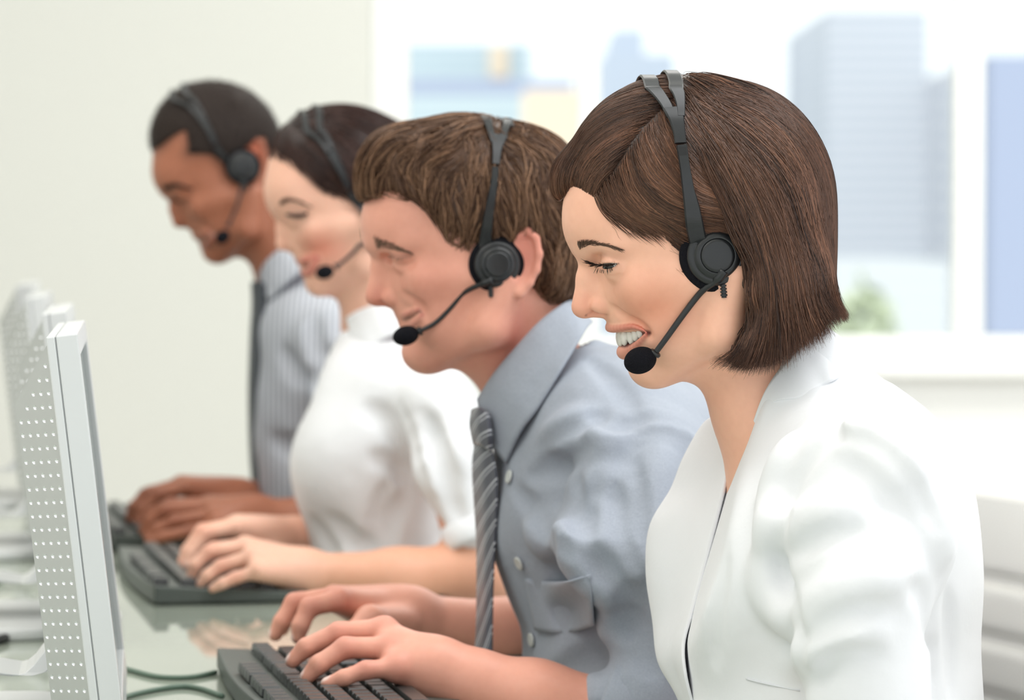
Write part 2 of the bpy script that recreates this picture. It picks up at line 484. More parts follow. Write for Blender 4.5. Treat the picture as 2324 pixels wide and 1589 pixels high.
def skin_mat(name, rough=.45, sss=.12):
    t = NT(name); a = t.add('ShaderNodeAttribute'); a.attribute_name = 'tint'
    n = t.noise(160, 4); mx = t.add('ShaderNodeMixRGB'); mx.blend_type = 'MULTIPLY'; mx.inputs[0].default_value = .18
    r = t.ramp(n.outputs[0], [(.3, (.82, .72, .68)), (.65, (1, 1, 1))])
    t.link(a.outputs['Color'], mx.inputs[1]); t.link(r.outputs[0], mx.inputs[2]); t.link(mx.outputs[0], t.b.inputs['Base Color'])
    pset(t.b, rough=rough, spec=.4, sss=sss); t.b.inputs['Subsurface Radius'].default_value = (1, .35, .2); t.b.inputs['Subsurface Scale'].default_value = .0025
    n2 = t.noise(1400, 2); t.bump(n2.outputs[0], .12, .0004)
    return t.m
# ---- hair strands grown along a surface
def strand_mesh(paths, r0, tip=.15, seg=3):
    """paths (n, m, 3) -> slim tapering tubes"""
    n, m, _ = paths.shape
    T = np.gradient(paths, axis=1); T /= np.linalg.norm(T, axis=2, keepdims=True) + 1e-12
    a = np.tile(np.array([.31, .77, .55]), (n, 1)); N = np.cross(T, a[:, None, :]); N /= np.linalg.norm(N, axis=2, keepdims=True) + 1e-12
    B = np.cross(T, N); r0 = np.broadcast_to(np.asarray(r0), (n,))
    t = np.linspace(0, 1, m); prof = np.clip(np.minimum(1, (1 - t) * 4), tip, 1) * np.clip(.5 + t * 6, 0, 1)
    R = r0[:, None] * prof[None]
    V = np.stack([paths + R[..., None] * (math.cos(q) * N + math.sin(q) * B) for q in [2 * math.pi * k / seg for k in range(seg)]], 2).reshape(-1, 3)
    i, j, k = np.meshgrid(np.arange(n), np.arange(m - 1), np.arange(seg), indexing='ij'); i, j, k = i.ravel(), j.ravel(), k.ravel()
    k2 = (k + 1) % seg; b = (i * m + j) * seg; b2 = b + seg
    return V, np.stack([b + k, b + k2, b2 + k2, b2 + k], 1)
def guide_field(f, G, power=3.0, proj=True):
    """direction field from guide strokes [(u, v, du, dv[, dw])] of own photo pixels on the near side"""
    P = np.array([g[:2] for g in G], float); Dv = np.array([(list(g[2:]) + [0])[:3] for g in G], float)
    Dv /= np.linalg.norm(Dv, axis=1)[:, None]
    W = Dv[:, :1] * f.B - Dv[:, 1:2] * f.Z + Dv[:, 2:3] * f.L
    def fld(X):
        Y = X - CAMP; z = Y @ FW; u = IMW / 2 + FPX * (Y @ RT) / z; v = IMH / 2 - FPX * (Y @ UP) / z
        d2 = (u[:, None] - P[:, 0]) ** 2 + (v[:, None] - P[:, 1]) ** 2 + 200
        w = d2 ** (-power / 2); w /= w.sum(1, keepdims=True)
        return w @ W
    return fld
def grow(sh, roots, field, length, m=26, off=.001, jit=.12, seed=1, lift=0.0, freq=1.0, stick=1.0, free=False):
    """march strands from roots along the field, held on the surface of sh at height off"""
    r = np.random.default_rng(seed); n = len(roots); X = roots.astype(float).copy(); out = [X.copy()]
    length = np.broadcast_to(np.asarray(length, float), (n,)); off = np.broadcast_to(np.asarray(off, float), (n,))
    step = length / (m - 1); w1 = r.normal(size=(n, 3)) * jit; w2 = r.normal(size=(n, 3)) * jit; ph = r.uniform(0, 6.28, n)
    for i in range(m - 1):
        D = field(X); q = i / (m - 1)
        D = D + w1 * math.cos(0) + w2 * np.sin(ph + freq * 6.28 * q)[:, None]
        P = X.astype(f32); d = sh(P); g = sh.grad(P)
        hold = np.where(g[:, 2:3] < -.12, 0., 1.) if free else 1.0
        D = D - g * (D * g).sum(1, keepdims=True) * stick * hold; D /= np.linalg.norm(D, axis=1, keepdims=True) + 1e-9
        X = X + D * step[:, None]
        P = X.astype(f32); d = sh(P); g = sh.grad(P)
        target = off + lift * q
        corr = (target - d) * stick; corr = np.where(np.abs(corr) > .02, 0, corr)
        if free: corr = np.where(g[:, 2] < -.12, np.maximum(corr, 0) * (d < 0), corr)
        X = X + g * corr[:, None]
        out.append(X.copy())
    return np.stack(out, 1)
def poly_seeds(poly, n, seed=0):
    """random photo pixels inside a polygon"""
    r = np.random.default_rng(seed); p = np.asarray(poly, float); lo, hi = p.min(0), p.max(0); out = []
    while len(out) < n:
        q = r.uniform(lo, hi, (n * 2, 2)); ins = np.zeros(len(q), bool)
        for i in range(len(p)):
            a, b = p[i], p[(i + 1) % len(p)]
            den = b[1] - a[1] if abs(b[1] - a[1]) > 1e-9 else 1e-9
            ins ^= ((a[1] > q[:, 1]) != (b[1] > q[:, 1])) & (q[:, 0] < (b[0] - a[0]) * (q[:, 1] - a[1]) / den + a[0])
        out += list(q[ins])
    return np.array(out[:n])
def hair_mat(name, dark, light, rough=.36, spec=.5):
    t = NT(name); a = t.add('ShaderNodeAttribute'); a.attribute_name = 'rnd'
    r = t.ramp(a.outputs['Fac'], [(0, dark), (.75, tuple(.5 * (p + q) for p, q in zip(dark, light))), (1, light)])
    t.link(r.outputs[0], t.b.inputs['Base Color']); pset(t.b, rough=rough, spec=spec)
    return t.m

def both(f, P):
    """a near-side curve and its mirror image on the far side"""
    P = np.asarray(P); return [P, P - 2 * ((P - f.o) @ f.L)[:, None] * f.L]
def on_face(sh, uv, n=None, off=0.0):
    """curve of photo pixels dropped onto the near side of the surface"""
    Q = np.array(uv, float)
    if n: Q = crom(Q, n)
    P, ok = sh.cast(Q[:, 0], Q[:, 1], off=off); return P
def off_desk(sh, k=.002, z=.0028):
    """nothing of a body or garment passes through the desk top"""
    fr_ = lambda x, y: E0 + RD * x + FD * y
    o_ = fr_(0, 0); sh.sub(Prism([(-1.57, -.011), (1.88, -.011), (1.88, .97), (-1.57, .97)], np.array([o_[0], o_[1], 0]), RD, FD, np.array([0, 0, 1.0]), DZ - .0225, DZ + z), k)
def typing_hand(sh, wrist, fwd, thumb, k=1.0):
    """curled hand over keys: wrist point, forward direction, direction of the thumb side"""
    fwd = fwd / np.linalg.norm(fwd); th = thumb - fwd * (thumb @ fwd); th /= np.linalg.norm(th); up = np.array([0, 0, 1.0])
    P = lambda a, b, c: wrist + (fwd * a + th * b + up * c) * k
    for b, l in ((.030, .088), (.010, .092), (-.010, .088), (-.029, .080)):
        sh.chain([P(.01, b * .5, 0), P(l, b, .012)], [.017 * k, .0115 * k], .012)
        j = .045 if b < .02 else .04; e = 1.0 if abs(b) < .02 else .88
        sh.chain([P(l, b, .012), P(l + .040 * e, b * 1.08, .010), P(l + .058 * e, b * 1.1, -.010), P(l + .064 * e, b * 1.1, -.028)], [.0100 * k, .0086 * k, .0076 * k, .0064 * k], .003)
    sh.chain([P(.02, .02, -.006), P(.055, .048, -.014), P(.088, .052, -.024)], [.016 * k, .0115 * k, .0085 * k], .008)
def lower_body(sh, hip, feet, chest, hw):
    """hips, thighs, shins and feet of a seated person; returns the joints for the clothes"""
    r = RD / np.linalg.norm(RD); J = {}
    up = np.array([0, 0, 1.0]); hip = np.asarray(hip, float)
    sh.u(Cone(chest, hip + up * .10, .082, .092), .05)
    for sd in (-1, 1): sh.u(Cone(hip + r * .07 * sd, hip + r * .085 * sd, .095, .09), .05)
    for sd in (-1, 1):
        h = hip + r * .085 * sd; k = h + FD * .43 + up * (.545 - hip[2]); a = k + FD * -.06 + up * (.09 - k[2]); t = a + FD * .17 - up * .045
        sh.chain([h, k], [.07, .05], .04); sh.chain([k, a], [.048, .032], .02); sh.chain([a, t], [.032, .024], .02); J[sd] = (h, k, a, t)
    J['hip'] = hip; return J
def dress_lower(o, root, J, m):
    r = RD / np.linalg.norm(RD); hip = J['hip']; up = np.array([0, 0, 1.0]); T = Shape()
    for sd in (-1, 1):
        h, k, a, t = J[sd]; T.u(Cone(hip + r * .075 * sd, hip + r * .085 * sd, .107, .104), .05)
        T.chain([h, k], [.088, .064], .05); T.chain([k, a + up * .02], [.062, .05], .03)
    T.u(Cone(hip, hip + up * .08, .112, .118), .05)
    off_desk(T, .002, .009)
    allp = np.array([q for sd in (-1, 1) for q in J[sd]]); lo = np.minimum(allp.min(0), hip) - .14; hi = np.maximum(allp.max(0), hip) + .2
    V, F = T.mesh(axis(lo[0], hi[0], .011), axis(lo[1], hi[1], .011), axis(.05, hi[2], .011)); mesh_obj('trousers', V, F, m, root=root, parent=o)
    for sd in (-1, 1):
        h, k, a, t = J[sd]; S = Shape(); S.chain([a - up * .02 - FD * .03, a - up * .04 + FD * .06, t - up * .005], [.045, .042, .034], .02); S.cut(Half((0, 0, .004), (0, 0, -1)), .004)
        lo, hi = np.minimum(a, t) - .1, np.maximum(a, t) + .1; V, F = S.mesh(axis(lo[0], hi[0], .006), axis(lo[1], hi[1], .006), axis(-.01, hi[2], .006)); mesh_obj('shoe', V, F, M['shoe'], root=root, parent=o)
def ear(f, sh, c, ru, rv, w, rot=0, can=False):
    """both ears: bowl, rim and lobe round own pixel c"""
    px = f.s; a = math.radians(rot)
    def q(x, y, ww):
        X = x * ru; Y = y * rv; return (c[0] + X * math.cos(a) - Y * math.sin(a), c[1] + X * math.sin(a) + Y * math.cos(a), ww)
    for sd in (-1, 1):
        P = [q(-.45, -.35, w - 2), q(-.25, -.8, w + 6), (q(.15, -1, w + 12)), q(.6, -.8, w + 16), q(.85, -.3, w + 18), q(.8, .2, w + 16), q(.5, .65, w + 12), q(.1, 1, w + 8), q(-.25, .85, w + 3)]
        P = [f.own(u, v, ww * sd) for u, v, ww in P]
        sh.chain(P, [.17 * ru * px, .17 * ru * px, .18 * ru * px, .19 * ru * px, .19 * ru * px, .19 * ru * px, .22 * ru * px, .28 * ru * px, .2 * ru * px], .0025)
        sh.u(Ell(f.own(*q(.15, .05, (w + 4) * sd)), (ru * .72 * px, rv * .85 * px, 9 * px), f.axes(rot)), .004)
        sh.sub(Ell(f.own(*q(.05, .05, (w + 22) * sd)), (ru * .48 * px, rv * .55 * px, 14 * px), f.axes(rot)), .004)
def brow_hair(P, curve, n, spread, length, rad, m, seed=1):
    """both eyebrows from a photo-pixel curve on the near side"""
    f, sh, o, root = P['f'], P['sh'], P['o'], P['root']; s = f.s; r = np.random.default_rng(seed); C0 = on_face(sh, curve, 60)
    for Q in both(f, C0):
        t = r.uniform(0, 1, n) ** 1.2; i0 = (t * 59).astype(int); X = Q[i0] + f.Z * (np.clip(r.normal(size=n), -1.5, 1.5) * spread * s * (1.15 - t) ** .8)[:, None]
        for _ in range(3): g = sh.grad(X.astype(f32)); X = X - g * sh(X.astype(f32))[:, None]
        T = Q[np.minimum(59, i0 + 3)] - Q[np.maximum(0, i0 - 3)]; T /= np.linalg.norm(T, axis=1)[:, None]
        dn = T + f.Z * (.7 * (1 - t) - .15 + .2 * r.normal(size=n))[:, None]; dn -= g * (dn * g).sum(1)[:, None]; dn /= np.linalg.norm(dn, axis=1)[:, None]
        x = np.linspace(0, 1, 6)[None, :, None]; b = X[:, None] + g[:, None] * (.0002 + .0004 * x) + dn[:, None] * x * ((.7 + .6 * r.random(n)) * length * s)[:, None, None]
        V, F = strand_mesh(b, rad * s); mesh_obj('eyebrow', V, F, m, root=root, parent=o)
def lash_hair(P, curve, n, length, rad, m, down=.3, seed=2):
    f, sh, o, root = P['f'], P['sh'], P['o'], P['root']; s = f.s; r = np.random.default_rng(seed); C0 = on_face(sh, curve, 50)
    for k2, Q in enumerate(both(f, C0)):
        w = (-1, 1)[k2]; out_ = []
        for i in range(n):
            t = r.uniform(0, 1); p = Q[int(t * 49)]; d = -f.B * (1 - .9 * t) + f.L * w * (.2 + .5 * t) - f.Z * (down + .3 * t + .12 * r.normal()); d /= np.linalg.norm(d)
            out_.append(np.array([p + d * length * s * (.7 + .5 * r.random()) * x for x in np.linspace(0, 1, 5)]))
        V, F = strand_mesh(np.array(out_), rad * s); mesh_obj('eyelashes', V, F, m, root=root, parent=o)
def strands_obj(P, core, paths, rad, rnd, m, base=.08):
    """hair core and its strands as one hair mesh"""
    V, F = core; V2, F2 = strand_mesh(paths, rad); seg = paths.shape[1] * 3
    return mesh_obj('hair', np.vstack([V, V2]), np.vstack([F, F2 + len(V)]), m, root=P['root'], parent=P['o'], attrs={'rnd': np.concatenate([np.full(len(V), base), np.repeat(rnd, seg)])})

def fold(sh, uv, r, k=.012, ridge=False, near=1.5):
    """crease (or ridge) of a cloth along photo pixels, laid on the visible surface; r in metres"""
    Q = crom(np.array(uv, float), 9); X, ok = sh.cast(Q[:, 0], Q[:, 1]); 
    X = X[ok]
    if len(X) < 3: return
    n = sh.grad(X.astype(f32)); R = r * np.sin(np.linspace(.25, math.pi - .25, len(X))) ** .7
    if ridge: sh.chain(list(X - n * (R * .45)[:, None]), list(R), k)
    else: sh.groove(list(X + n * (R * .55)[:, None]), list(R), k)

def trim(paths, vend, r, up=16, dn=10):
    """cut strands where they pass a photo-pixel line v = vend(u), raggedly"""
    n, m, _ = paths.shape; Y = paths - CAMP; z = Y @ FW; U = IMW / 2 + FPX * (Y @ RT) / z; Vv = IMH / 2 - FPX * (Y @ UP) / z
    lim = vend(U) + r.uniform(-up, dn, n)[:, None]; over = Vv > lim; last = np.where(over.any(1), over.argmax(1), m - 1).astype(float); last = np.maximum(last, 2)
    t = np.linspace(0, 1, m)[None] * last[:, None]; i = np.minimum(t.astype(int), m - 2); x = (t - i)[..., None]; k = np.arange(n)[:, None]
    return paths[k, i] * (1 - x) + paths[k, i + 1] * x
# ---------------------------------------------------------------- room shell
M = globals().get("M", {})
M['wall'] = mat('wall_paint', srgb(228, 229, 223), .75, bump=.05, bscale=220)
M['ceil'] = mat('ceiling_paint', srgb(240, 240, 236), .85)
M['floor'] = mat('floor_vinyl', srgb(205, 203, 195), .4, var=.06, scale=6)
M['frame'] = mat('window_frame_white', srgb(247, 248, 246), .4)
def glass_mat():
    t = NT('window_glass'); n = t.n
    tr = t.add('ShaderNodeBsdfTransparent'); gl = t.add('ShaderNodeBsdfGlossy'); gl.inputs['Roughness'].default_value = .02
    fr = t.add('ShaderNodeFresnel'); fr.inputs['IOR'].default_value = 1.3; mx = t.add('ShaderNodeMixShader')
    tr.inputs['Color'].default_value = (.97, .99, .985, 1)
    t.link(fr.outputs[0], mx.inputs[0]); t.link(tr.outputs[0], mx.inputs[1]); t.link(gl.outputs[0], mx.inputs[2])
    t.link(mx.outputs[0], n['Material Output'].inputs['Surface']); return t.m
M['glass'] = glass_mat()
WY = 6.5                                         # window wall
def wx(u): return (u - IMW / 2) / FPX * WY
SILL, HEAD, CEIL = .866, 2.42, 2.7
XL, XR = -3.4, 3.0
def st(mb, name, m, **k): return tag(mb.build(name, m, **k), kind='structure')
st(MB().box((XL, -3.0, -.1), (XR, WY + .25, 0)), 'floor', M['floor'])
st(MB().box((XL, -3.0, CEIL), (XR, WY + .25, CEIL + .12)), 'ceiling', M['ceil'])
x0, x1 = wx(842), 2.75
wb = MB().box((XL, WY, 0), (x0, WY + .22, CEIL)).box((x0, WY, HEAD), (x1, WY + .22, CEIL)).box((x1, WY, 0), (XR, WY + .22, CEIL))
st(wb, 'wall_back', M['wall']); M['white_paint'] = mat('white_paint', srgb(252, 252, 251), .7); st(MB().box((x0, WY, 0), (x1, WY + .22, SILL - .001)), 'trim_2', M['white_paint'])
st(MB().box((XL - .15, -.6, 0), (XL, WY + .22, CEIL)), 'wall_left', M['wall'])
st(MB().box((XR, 4.6, 0), (XR + .15, WY + .22, CEIL)), 'wall_right', M['wall'])
st(MB().box((x0, WY - .05, SILL - .03), (x1, WY + .1, SILL)), 'trim_1', M['frame'], bevel=.004)
wf = MB()
fy0, fy1 = WY + .02, WY + .085
mull = [(842, 928), (1312, 1362), (2168, 2236)]
wf.box((x0, fy0, SILL), (x1, fy1, SILL + .05)); wf.box((x0, fy0, HEAD - .06), (x1, fy1, HEAD)); wf.box((x1 - .06, fy0, SILL + .05), (x1, fy1, HEAD - .06))
for a, b in mull: wf.box((wx(a), fy0 + .0, SILL + .05), (wx(b), fy1, HEAD - .06))
w1 = st(wf, 'window_1', M['frame'], bevel=.004)
edges = [wx(928), wx(1312), wx(1362), wx(2168), wx(2236), x1 - .06]
for i in range(3):
    p = MB().box((edges[2 * i], WY + .05, SILL + .05), (edges[2 * i + 1], WY + .056, HEAD - .06)).build('pane', M['glass'], parent=w1)
# ---------------------------------------------------------------- city outside the window
def facade(name, a, b, sx=1, floor=3.4, win=.45):
    """storeys: bands of glazing b in walls a"""
    t = NT(name); tc = t.add('ShaderNodeTexCoord'); sp = t.add('ShaderNodeSeparateXYZ'); t.link(tc.outputs['Object'], sp.inputs[0])
    d = t.add('ShaderNodeMath'); d.operation = 'DIVIDE'; d.inputs[1].default_value = floor; t.link(sp.outputs['Z'], d.inputs[0])
    f = t.add('ShaderNodeMath'); f.operation = 'FRACT'; t.link(d.outputs[0], f.inputs[0])
    r = t.ramp(f.outputs[0], [(win - .03, a), (win, b)]); t.link(r.outputs[0], t.b.inputs['Base Color']); pset(t.b, rough=.6); return t.m
M['street'] = mat('pale_paving', srgb(225, 228, 226), .9)
gz = -60.0
BD = 4.4                                         # the city stands about a kilometre away
st(MB().box((-3000, 25, gz - 1), (4000, 6000, gz)), 'ground', M['street'])
def bx_px(u0, u1, v0, d, depth, base=gz):
    d = d * BD; depth = depth * BD; a = pt(u0, v0, d); b = pt(u1, v0, d)
    return (a[0], a[1], base), (b[0], a[1] + depth, a[2])
def building(label, parts, bands=()):
    """parts: (name, u0, u1, top v, distance, depth, material)"""
    lo, hi = bx_px(*parts[0][1:6]); root = np.array([(lo[0] + hi[0]) / 2, lo[1], gz])
    e = empty('office_building', root, label, 'building', 'city buildings beyond the window')
    for name, u0, u1, v0, d, dep, m in parts:
        lo, hi = bx_px(u0, u1, v0, d, dep); MB().box(lo, hi).build(name, m, root=root, parent=e)
    for u0, u1, va, vb, d, m in bands:
        a = pt(u0, va, d * BD); b = pt(u1, vb, d * BD); MB().box((a[0], a[1] - 1.5, b[2]), (b[0], a[1] + .2, a[2])).build('facade_band', m, root=root, parent=e)
    return e
fb = facade('teal_glass_facade', srgb(170, 183, 189), srgb(157, 172, 181), floor=3.2)
ft = facade('tower_facade', srgb(184, 187, 194), srgb(164, 170, 180), floor=3.6, win=.5)
fs = facade('striped_facade', srgb(200, 200, 204), srgb(160, 166, 179), floor=6, win=.5)
fg = facade('grey_facade', srgb(184, 186, 188), srgb(172, 176, 180), floor=3)
M['tan'] = mat('tan_wall', srgb(204, 186, 164), .8); M['blue_wall'] = mat('blue_band', srgb(142, 151, 174), .7)
M['pale_blue'] = mat('pale_blue_wall', srgb(166, 175, 189), .7); M['white_wall'] = mat('white_wall', srgb(246, 247, 248), .7)
building('wide pale teal glass building with a tan stripe, behind the left window pane',
         [('wall', 905, 1206, 100, 210, 30, fb)], [(1112, 1152, 102, 176, 210, M['tan'])])
building('long low building with a blue roof band in front of the teal glass one',
         [('wall', 915, 1304, 214, 190, 16, fb), ('roof_band', 915, 1304, 180, 190.2, 14, M['blue_wall'])])
building('low tan building at the right end of the left window pane', [('wall', 1188, 1345, 206, 170, 14, M['tan'])])
building('stepped pale blue tower just right of the middle window post',
         [('wall', 1368, 1532, 122, 260, 30, M['pale_blue']), ('upper_block', 1392, 1462, 66, 262, 22, M['pale_blue'])])
building('tall blue-grey tower with fine floor lines in the wide right pane', [('wall', 1878, 2106, 22, 230, 34, ft)])
building('striped blue and white tower at the right edge of the window',
         [('wall', 2246, 2470, 126, 200, 30, fs), ('top_block', 2246, 2470, 124, 199, 6, M['blue_wall'])])
building('low grey block beneath the tall tower', [('wall', 1890, 2156, 592, 120, 20, fg)])
building('wide white building low behind the tall tower', [('wall', 1540, 2240, 486, 300, 20, M['white_wall'])])
M['leaf'] = mat('pale_foliage', srgb(188, 196, 170), .8, var=.06, scale=.5); M['bark'] = mat('bark', srgb(120, 105, 90), .9)  # distance haze is put into the pale leaf colour
def tree(u, v, d, r, label):
    c = pt(u, v, d); root = np.array([c[0], c[1], gz]); e = empty('tree', root, label, 'tree', 'trees beyond the window')
    q = np.random.default_rng(int(u)); V = []; F = []
    mb = MB()
    for _ in range(420):
        p = q.normal(size=3); p /= np.linalg.norm(p); p = c + p * r * (.55 + .5 * q.random()) * np.array([1, 1, .9]); a = q.normal(size=3) * r * .17; b = q.normal(size=3) * r * .17
        mb.add([p, p + a, p + a + b, p + b], [(0, 1, 2, 3)])
    o = mesh_obj('crown', mb.v, mb.f, M['leaf'], root=root, parent=e, smooth=False)
    MB().tube([root, c], [r * .12, r * .05], 8).build('trunk', M['bark'], root=root, parent=e)
tree(1955, 735, 90, .95, 'pale green tree outside right of the bob-haired woman')
tree(1585, 850, 80, 1.0, 'green tree outside glimpsed under the chin of the bob-haired woman')
# ---------------------------------------------------------------- ceiling fill is added area light only, no luminaires modelled
# ---------------------------------------------------------------- desk
def onplane(u, v, z):
    r = ray(u, v); return CAMP + r * ((z - CAMZ) / r[2])
DZ = .73
RD = np.array([-.2, .98, 0]); RD /= np.linalg.norm(RD); FD = np.array([-RD[1], RD[0], 0])     # along the row; the way people face
def desk_mat():
    t = NT('back_painted_glass'); pset(t.b, col=srgb(162, 170, 157), rough=.04, spec=.62); t.b.inputs['IOR'].default_value = 1.5
    return t.m
M['desk'] = desk_mat(); M['desk_edge'] = mat('glass_edge', srgb(120, 150, 135), .15)
M['white_metal'] = mat('white_metal', srgb(235, 236, 236), .35)
E0 = np.array([.045, 2.95, DZ])                  # a point of the users' edge
deskr = E0 + FD * .45; deskr[2] = 0
dk = empty('desk', deskr, 'long pale green glass desk carrying the keyboards and monitors', 'desk')
fr = frame(E0, RD, FD)
MB().box((-1.55, 0, -.012), (1.86, .95, 0), fr).build('desk_top', M['desk'], deskr, dk, bevel=.002)
MB().box((-1.5, .30, -.05), (1.8, .34, -.013), fr).box((-1.5, .85, -.05), (1.8, .89, -.013), fr).build('rail', M['white_metal'], deskr, dk)
for lx in (-1.45, 1.72):
    for ly in (.3, .83): MB().box((lx, ly, -DZ), (lx + .05, ly + .05, -.05), fr).build('leg', M['white_metal'], deskr, dk)
# ---------------------------------------------------------------- monitors
M['silver'] = mat('silver_plastic', srgb(214, 216, 217), .28, spec=.5)
M['panel'] = mat('brushed_panel', srgb(196, 198, 197), .32, metal=.35); M['dimple'] = mat('dimple_highlight', srgb(240, 240, 245), .12, metal=1.0)  # dimples belong to the same sheet; their highlights are put into a brighter metal
M['screen'] = mat('screen_glass', srgb(40, 70, 66), .06, spec=.6)
M['seam'] = mat('seam', srgb(150, 153, 155), .5)
MD = np.array([-.112, .994, 0]); MD /= np.linalg.norm(MD)
tl = math.radians(6.5)
MN = np.array([MD[1], -MD[0], 0])                # screen normal (level)
MU = np.array([0, 0, 1]) * math.cos(tl) - MN * math.sin(tl); MF = MN * math.cos(tl) + np.array([0, 0, 1]) * math.sin(tl)
def monitor(corner, label):
    """corner: near top front corner; x runs along the monitor, y up its face, z out of the screen"""
    Wd, Ht, Tk = .37, .300, .0232
    c0 = np.asarray(corner); fr = frame(c0, MD, MU, MF)
    base = c0 + MD * Wd / 2 - MN * .05; base[2] = DZ
    e = empty('monitor', base, label, 'monitor', 'monitors along the desk')
    # bezel as two shells with a seam, front one with the screen recess
    MB().box((0, -Ht, -Tk), (Wd, 0, -Tk * .72), fr).build('rear_shell', M['silver'], base, e, bevel=.0012)
    b = MB(); t = .017
    zb = -Tk * .69; tb = t * 1.3
    b.box((0, -Ht, zb), (t, 0, 0), fr).box((Wd - t, -Ht, zb), (Wd, 0, 0), fr).box((t, -t, zb), (Wd - t, 0, 0), fr).box((t, -Ht, zb), (Wd - t, -Ht + tb, 0), fr).box((t, -Ht + tb, zb), (Wd - t, -t, -.0056), fr)
    b.build('front_bezel', M['silver'], base, e, bevel=.0012)
    MB().box((.001, -Ht + .001, -Tk * .72), (Wd - .001, -.001, -Tk * .69), fr).build('seam', M['seam'], base, e)
    MB().box((t, -Ht + t * 1.3, -.0052), (Wd - t, -t, -.0040), fr).build('screen', M['screen'], base, e)
    # tapering rear housing with dimpled flanks
    dz, ins, it, ib = .029, .034, .047, .022; z0, z1 = -Tk, -Tk - dz
    A = [(.003, -.006), (Wd - .003, -.006), (Wd - .003, -Ht + .006), (.003, -Ht + .006)]; B = [(ins, -it), (Wd - ins, -it), (Wd - ins, -Ht + ib), (ins, -Ht + ib)]
    V = [(x, y, z0) for x, y in A] + [(x, y, z1) for x, y in B]
    MB().add(fr(np.array(V)), [(4, 5, 6, 7), (0, 1, 5, 4), (1, 2, 6, 5), (2, 3, 7, 6)]).build('housing', M['silver'], base, e)
    # near flank: flat strip pierced by rows of bowl-shaped dimples
    P0, P1_, P2_, P3_ = [fr(np.array([V[i]]))[0] for i in (0, 3, 7, 4)]
    H = np.linalg.norm(P1_ - P0); xv = (P3_ - P0); yv = (P1_ - P0) / H; xv = xv - yv * (xv @ yv); wd = np.linalg.norm(xv); xv /= wd; nv = np.cross(xv, yv)
    if nv @ np.array([0, -1, 0]) < 0: nv = -nv
    studs = []; bright = []; pit = MB(); px_, py_ = wd / 5.0, .01005; rr = .00185; n8 = 12
    ny = int(H / py_)
    ytop = lambda x: (it - .006) * x / wd; ybot = lambda x: H - (ib - .006) * x / wd
    for j in range(ny + 1):
        for i in range(5):
            xa, xb = i * px_, (i + 1) * px_; ya, yb = j * py_, min(H, (j + 1) * py_)
            cx, cy = (xa + xb) / 2, (ya + yb) / 2
            T = lambda q, h=0: P0 + xv * q[0] + yv * q[1] + nv * h
            cell = [(xa, ya), (xb, ya), (xb, yb), (xa, yb)]
            lo_ = max(ytop(xb), ytop(xa)); hi_ = min(ybot(xa), ybot(xb))
            if ya < lo_ + 1e-6 or yb > hi_ - 1e-6:       # cell crossed by a slanted edge: clipped, plain
                poly = cell
                for side in (0, 1):
                    out_ = []; fn = (lambda q: q[1] - ytop(q[0])) if side == 0 else (lambda q: ybot(q[0]) - q[1])
                    for a_, b_ in zip(poly, poly[1:] + poly[:1]):
                        fa, fb_2 = fn(a_), fn(b_)
                        if fa >= 0: out_.append(a_)
                        if (fa >= 0) != (fb_2 >= 0):
                            t_2 = fa / (fa - fb_2); out_.append((a_[0] + (b_[0] - a_[0]) * t_2, a_[1] + (b_[1] - a_[1]) * t_2))
                    poly = out_
                    if len(poly) < 3: break
                if len(poly) < 3: continue
                inside = cy - rr * 1.3 > ytop(cx + rr) and cy + rr * 1.3 < ybot(cx + rr)
                pit.add([T(q) for q in poly], [tuple(range(len(poly)))])
                if inside:
                    studs.append(T((cx, cy)))
                continue
            ring = [(cx + rr * math.cos(2 * math.pi * (k + .5) / n8 - math.pi * .75), cy + rr * math.sin(2 * math.pi * (k + .5) / n8 - math.pi * .75)) for k in range(n8)]
            vs = [T(q) for q in cell] + [T(q) for q in ring]; fs_ = []
            for k in range(4):                   # corner k serves ring vertices around it
                a = 4 + (3 * k) % n8; fs_ += [(k, a, 4 + (3 * k + 1) % n8), (k, 4 + (3 * k + 1) % n8, 4 + (3 * k + 2) % n8), (k, 4 + (3 * k + 2) % n8, 4 + (3 * k + 3) % n8, (k + 1) % 4)]
            n0 = 4
            for q2, (sc, h) in enumerate(((.80, -.0006), (.5, -.0011), (.2, -.0013))):
                vs += [T((cx + (x - cx) * sc, cy + (y - cy) * sc), h) for x, y in ring]
                n1 = n0 + n8; fs_ += [(n0 + k, n0 + (k + 1) % n8, n1 + (k + 1) % n8, n1 + k) for k in range(n8)]; n0 = n1
            fs_.append(tuple(range(n0, n0 + n8))); bright += range(len(pit.f) + 12, len(pit.f) + len(fs_)); pit.add(vs, fs_)
    o = pit.build('dimpled_side_panel', M['panel'], base, e); o.data.materials.append(M['dimple'])
    for i_ in bright: o.data.polygons[i_].material_index = 1; o.data.polygons[i_].use_smooth = True
    # stand: neck, hinge and foot on the desk
    nb = c0 + MD * Wd / 2 + MU * (-Ht * .82) - MF * (Tk + dz - .004)
    foot = np.array([*(base[:2] - MN[:2] * .045), DZ])
    Pn_ = crom([nb, nb - MN * .022 - np.array([0, 0, .02]), foot + np.array([0, 0, .05]), foot + MN * .01 + np.array([0, 0, .006])], 12); nk = MB(); Vn = []
    for i_, p_ in enumerate(Pn_):
        hw_ = .034 + .002 * i_; Vn += [p_ - MD * hw_ - MN * .008, p_ + MD * hw_ - MN * .008, p_ + MD * hw_ + MN * .008, p_ - MD * hw_ + MN * .008]
    nk.add(Vn, [(i_ * 4 + k_, i_ * 4 + (k_ + 1) % 4, i_ * 4 + 4 + (k_ + 1) % 4, i_ * 4 + 4 + k_) for i_ in range(11) for k_ in range(4)] + [(3, 2, 1, 0), (44, 45, 46, 47)]).build('stand_neck', M['silver'], base, e, bevel=.003)
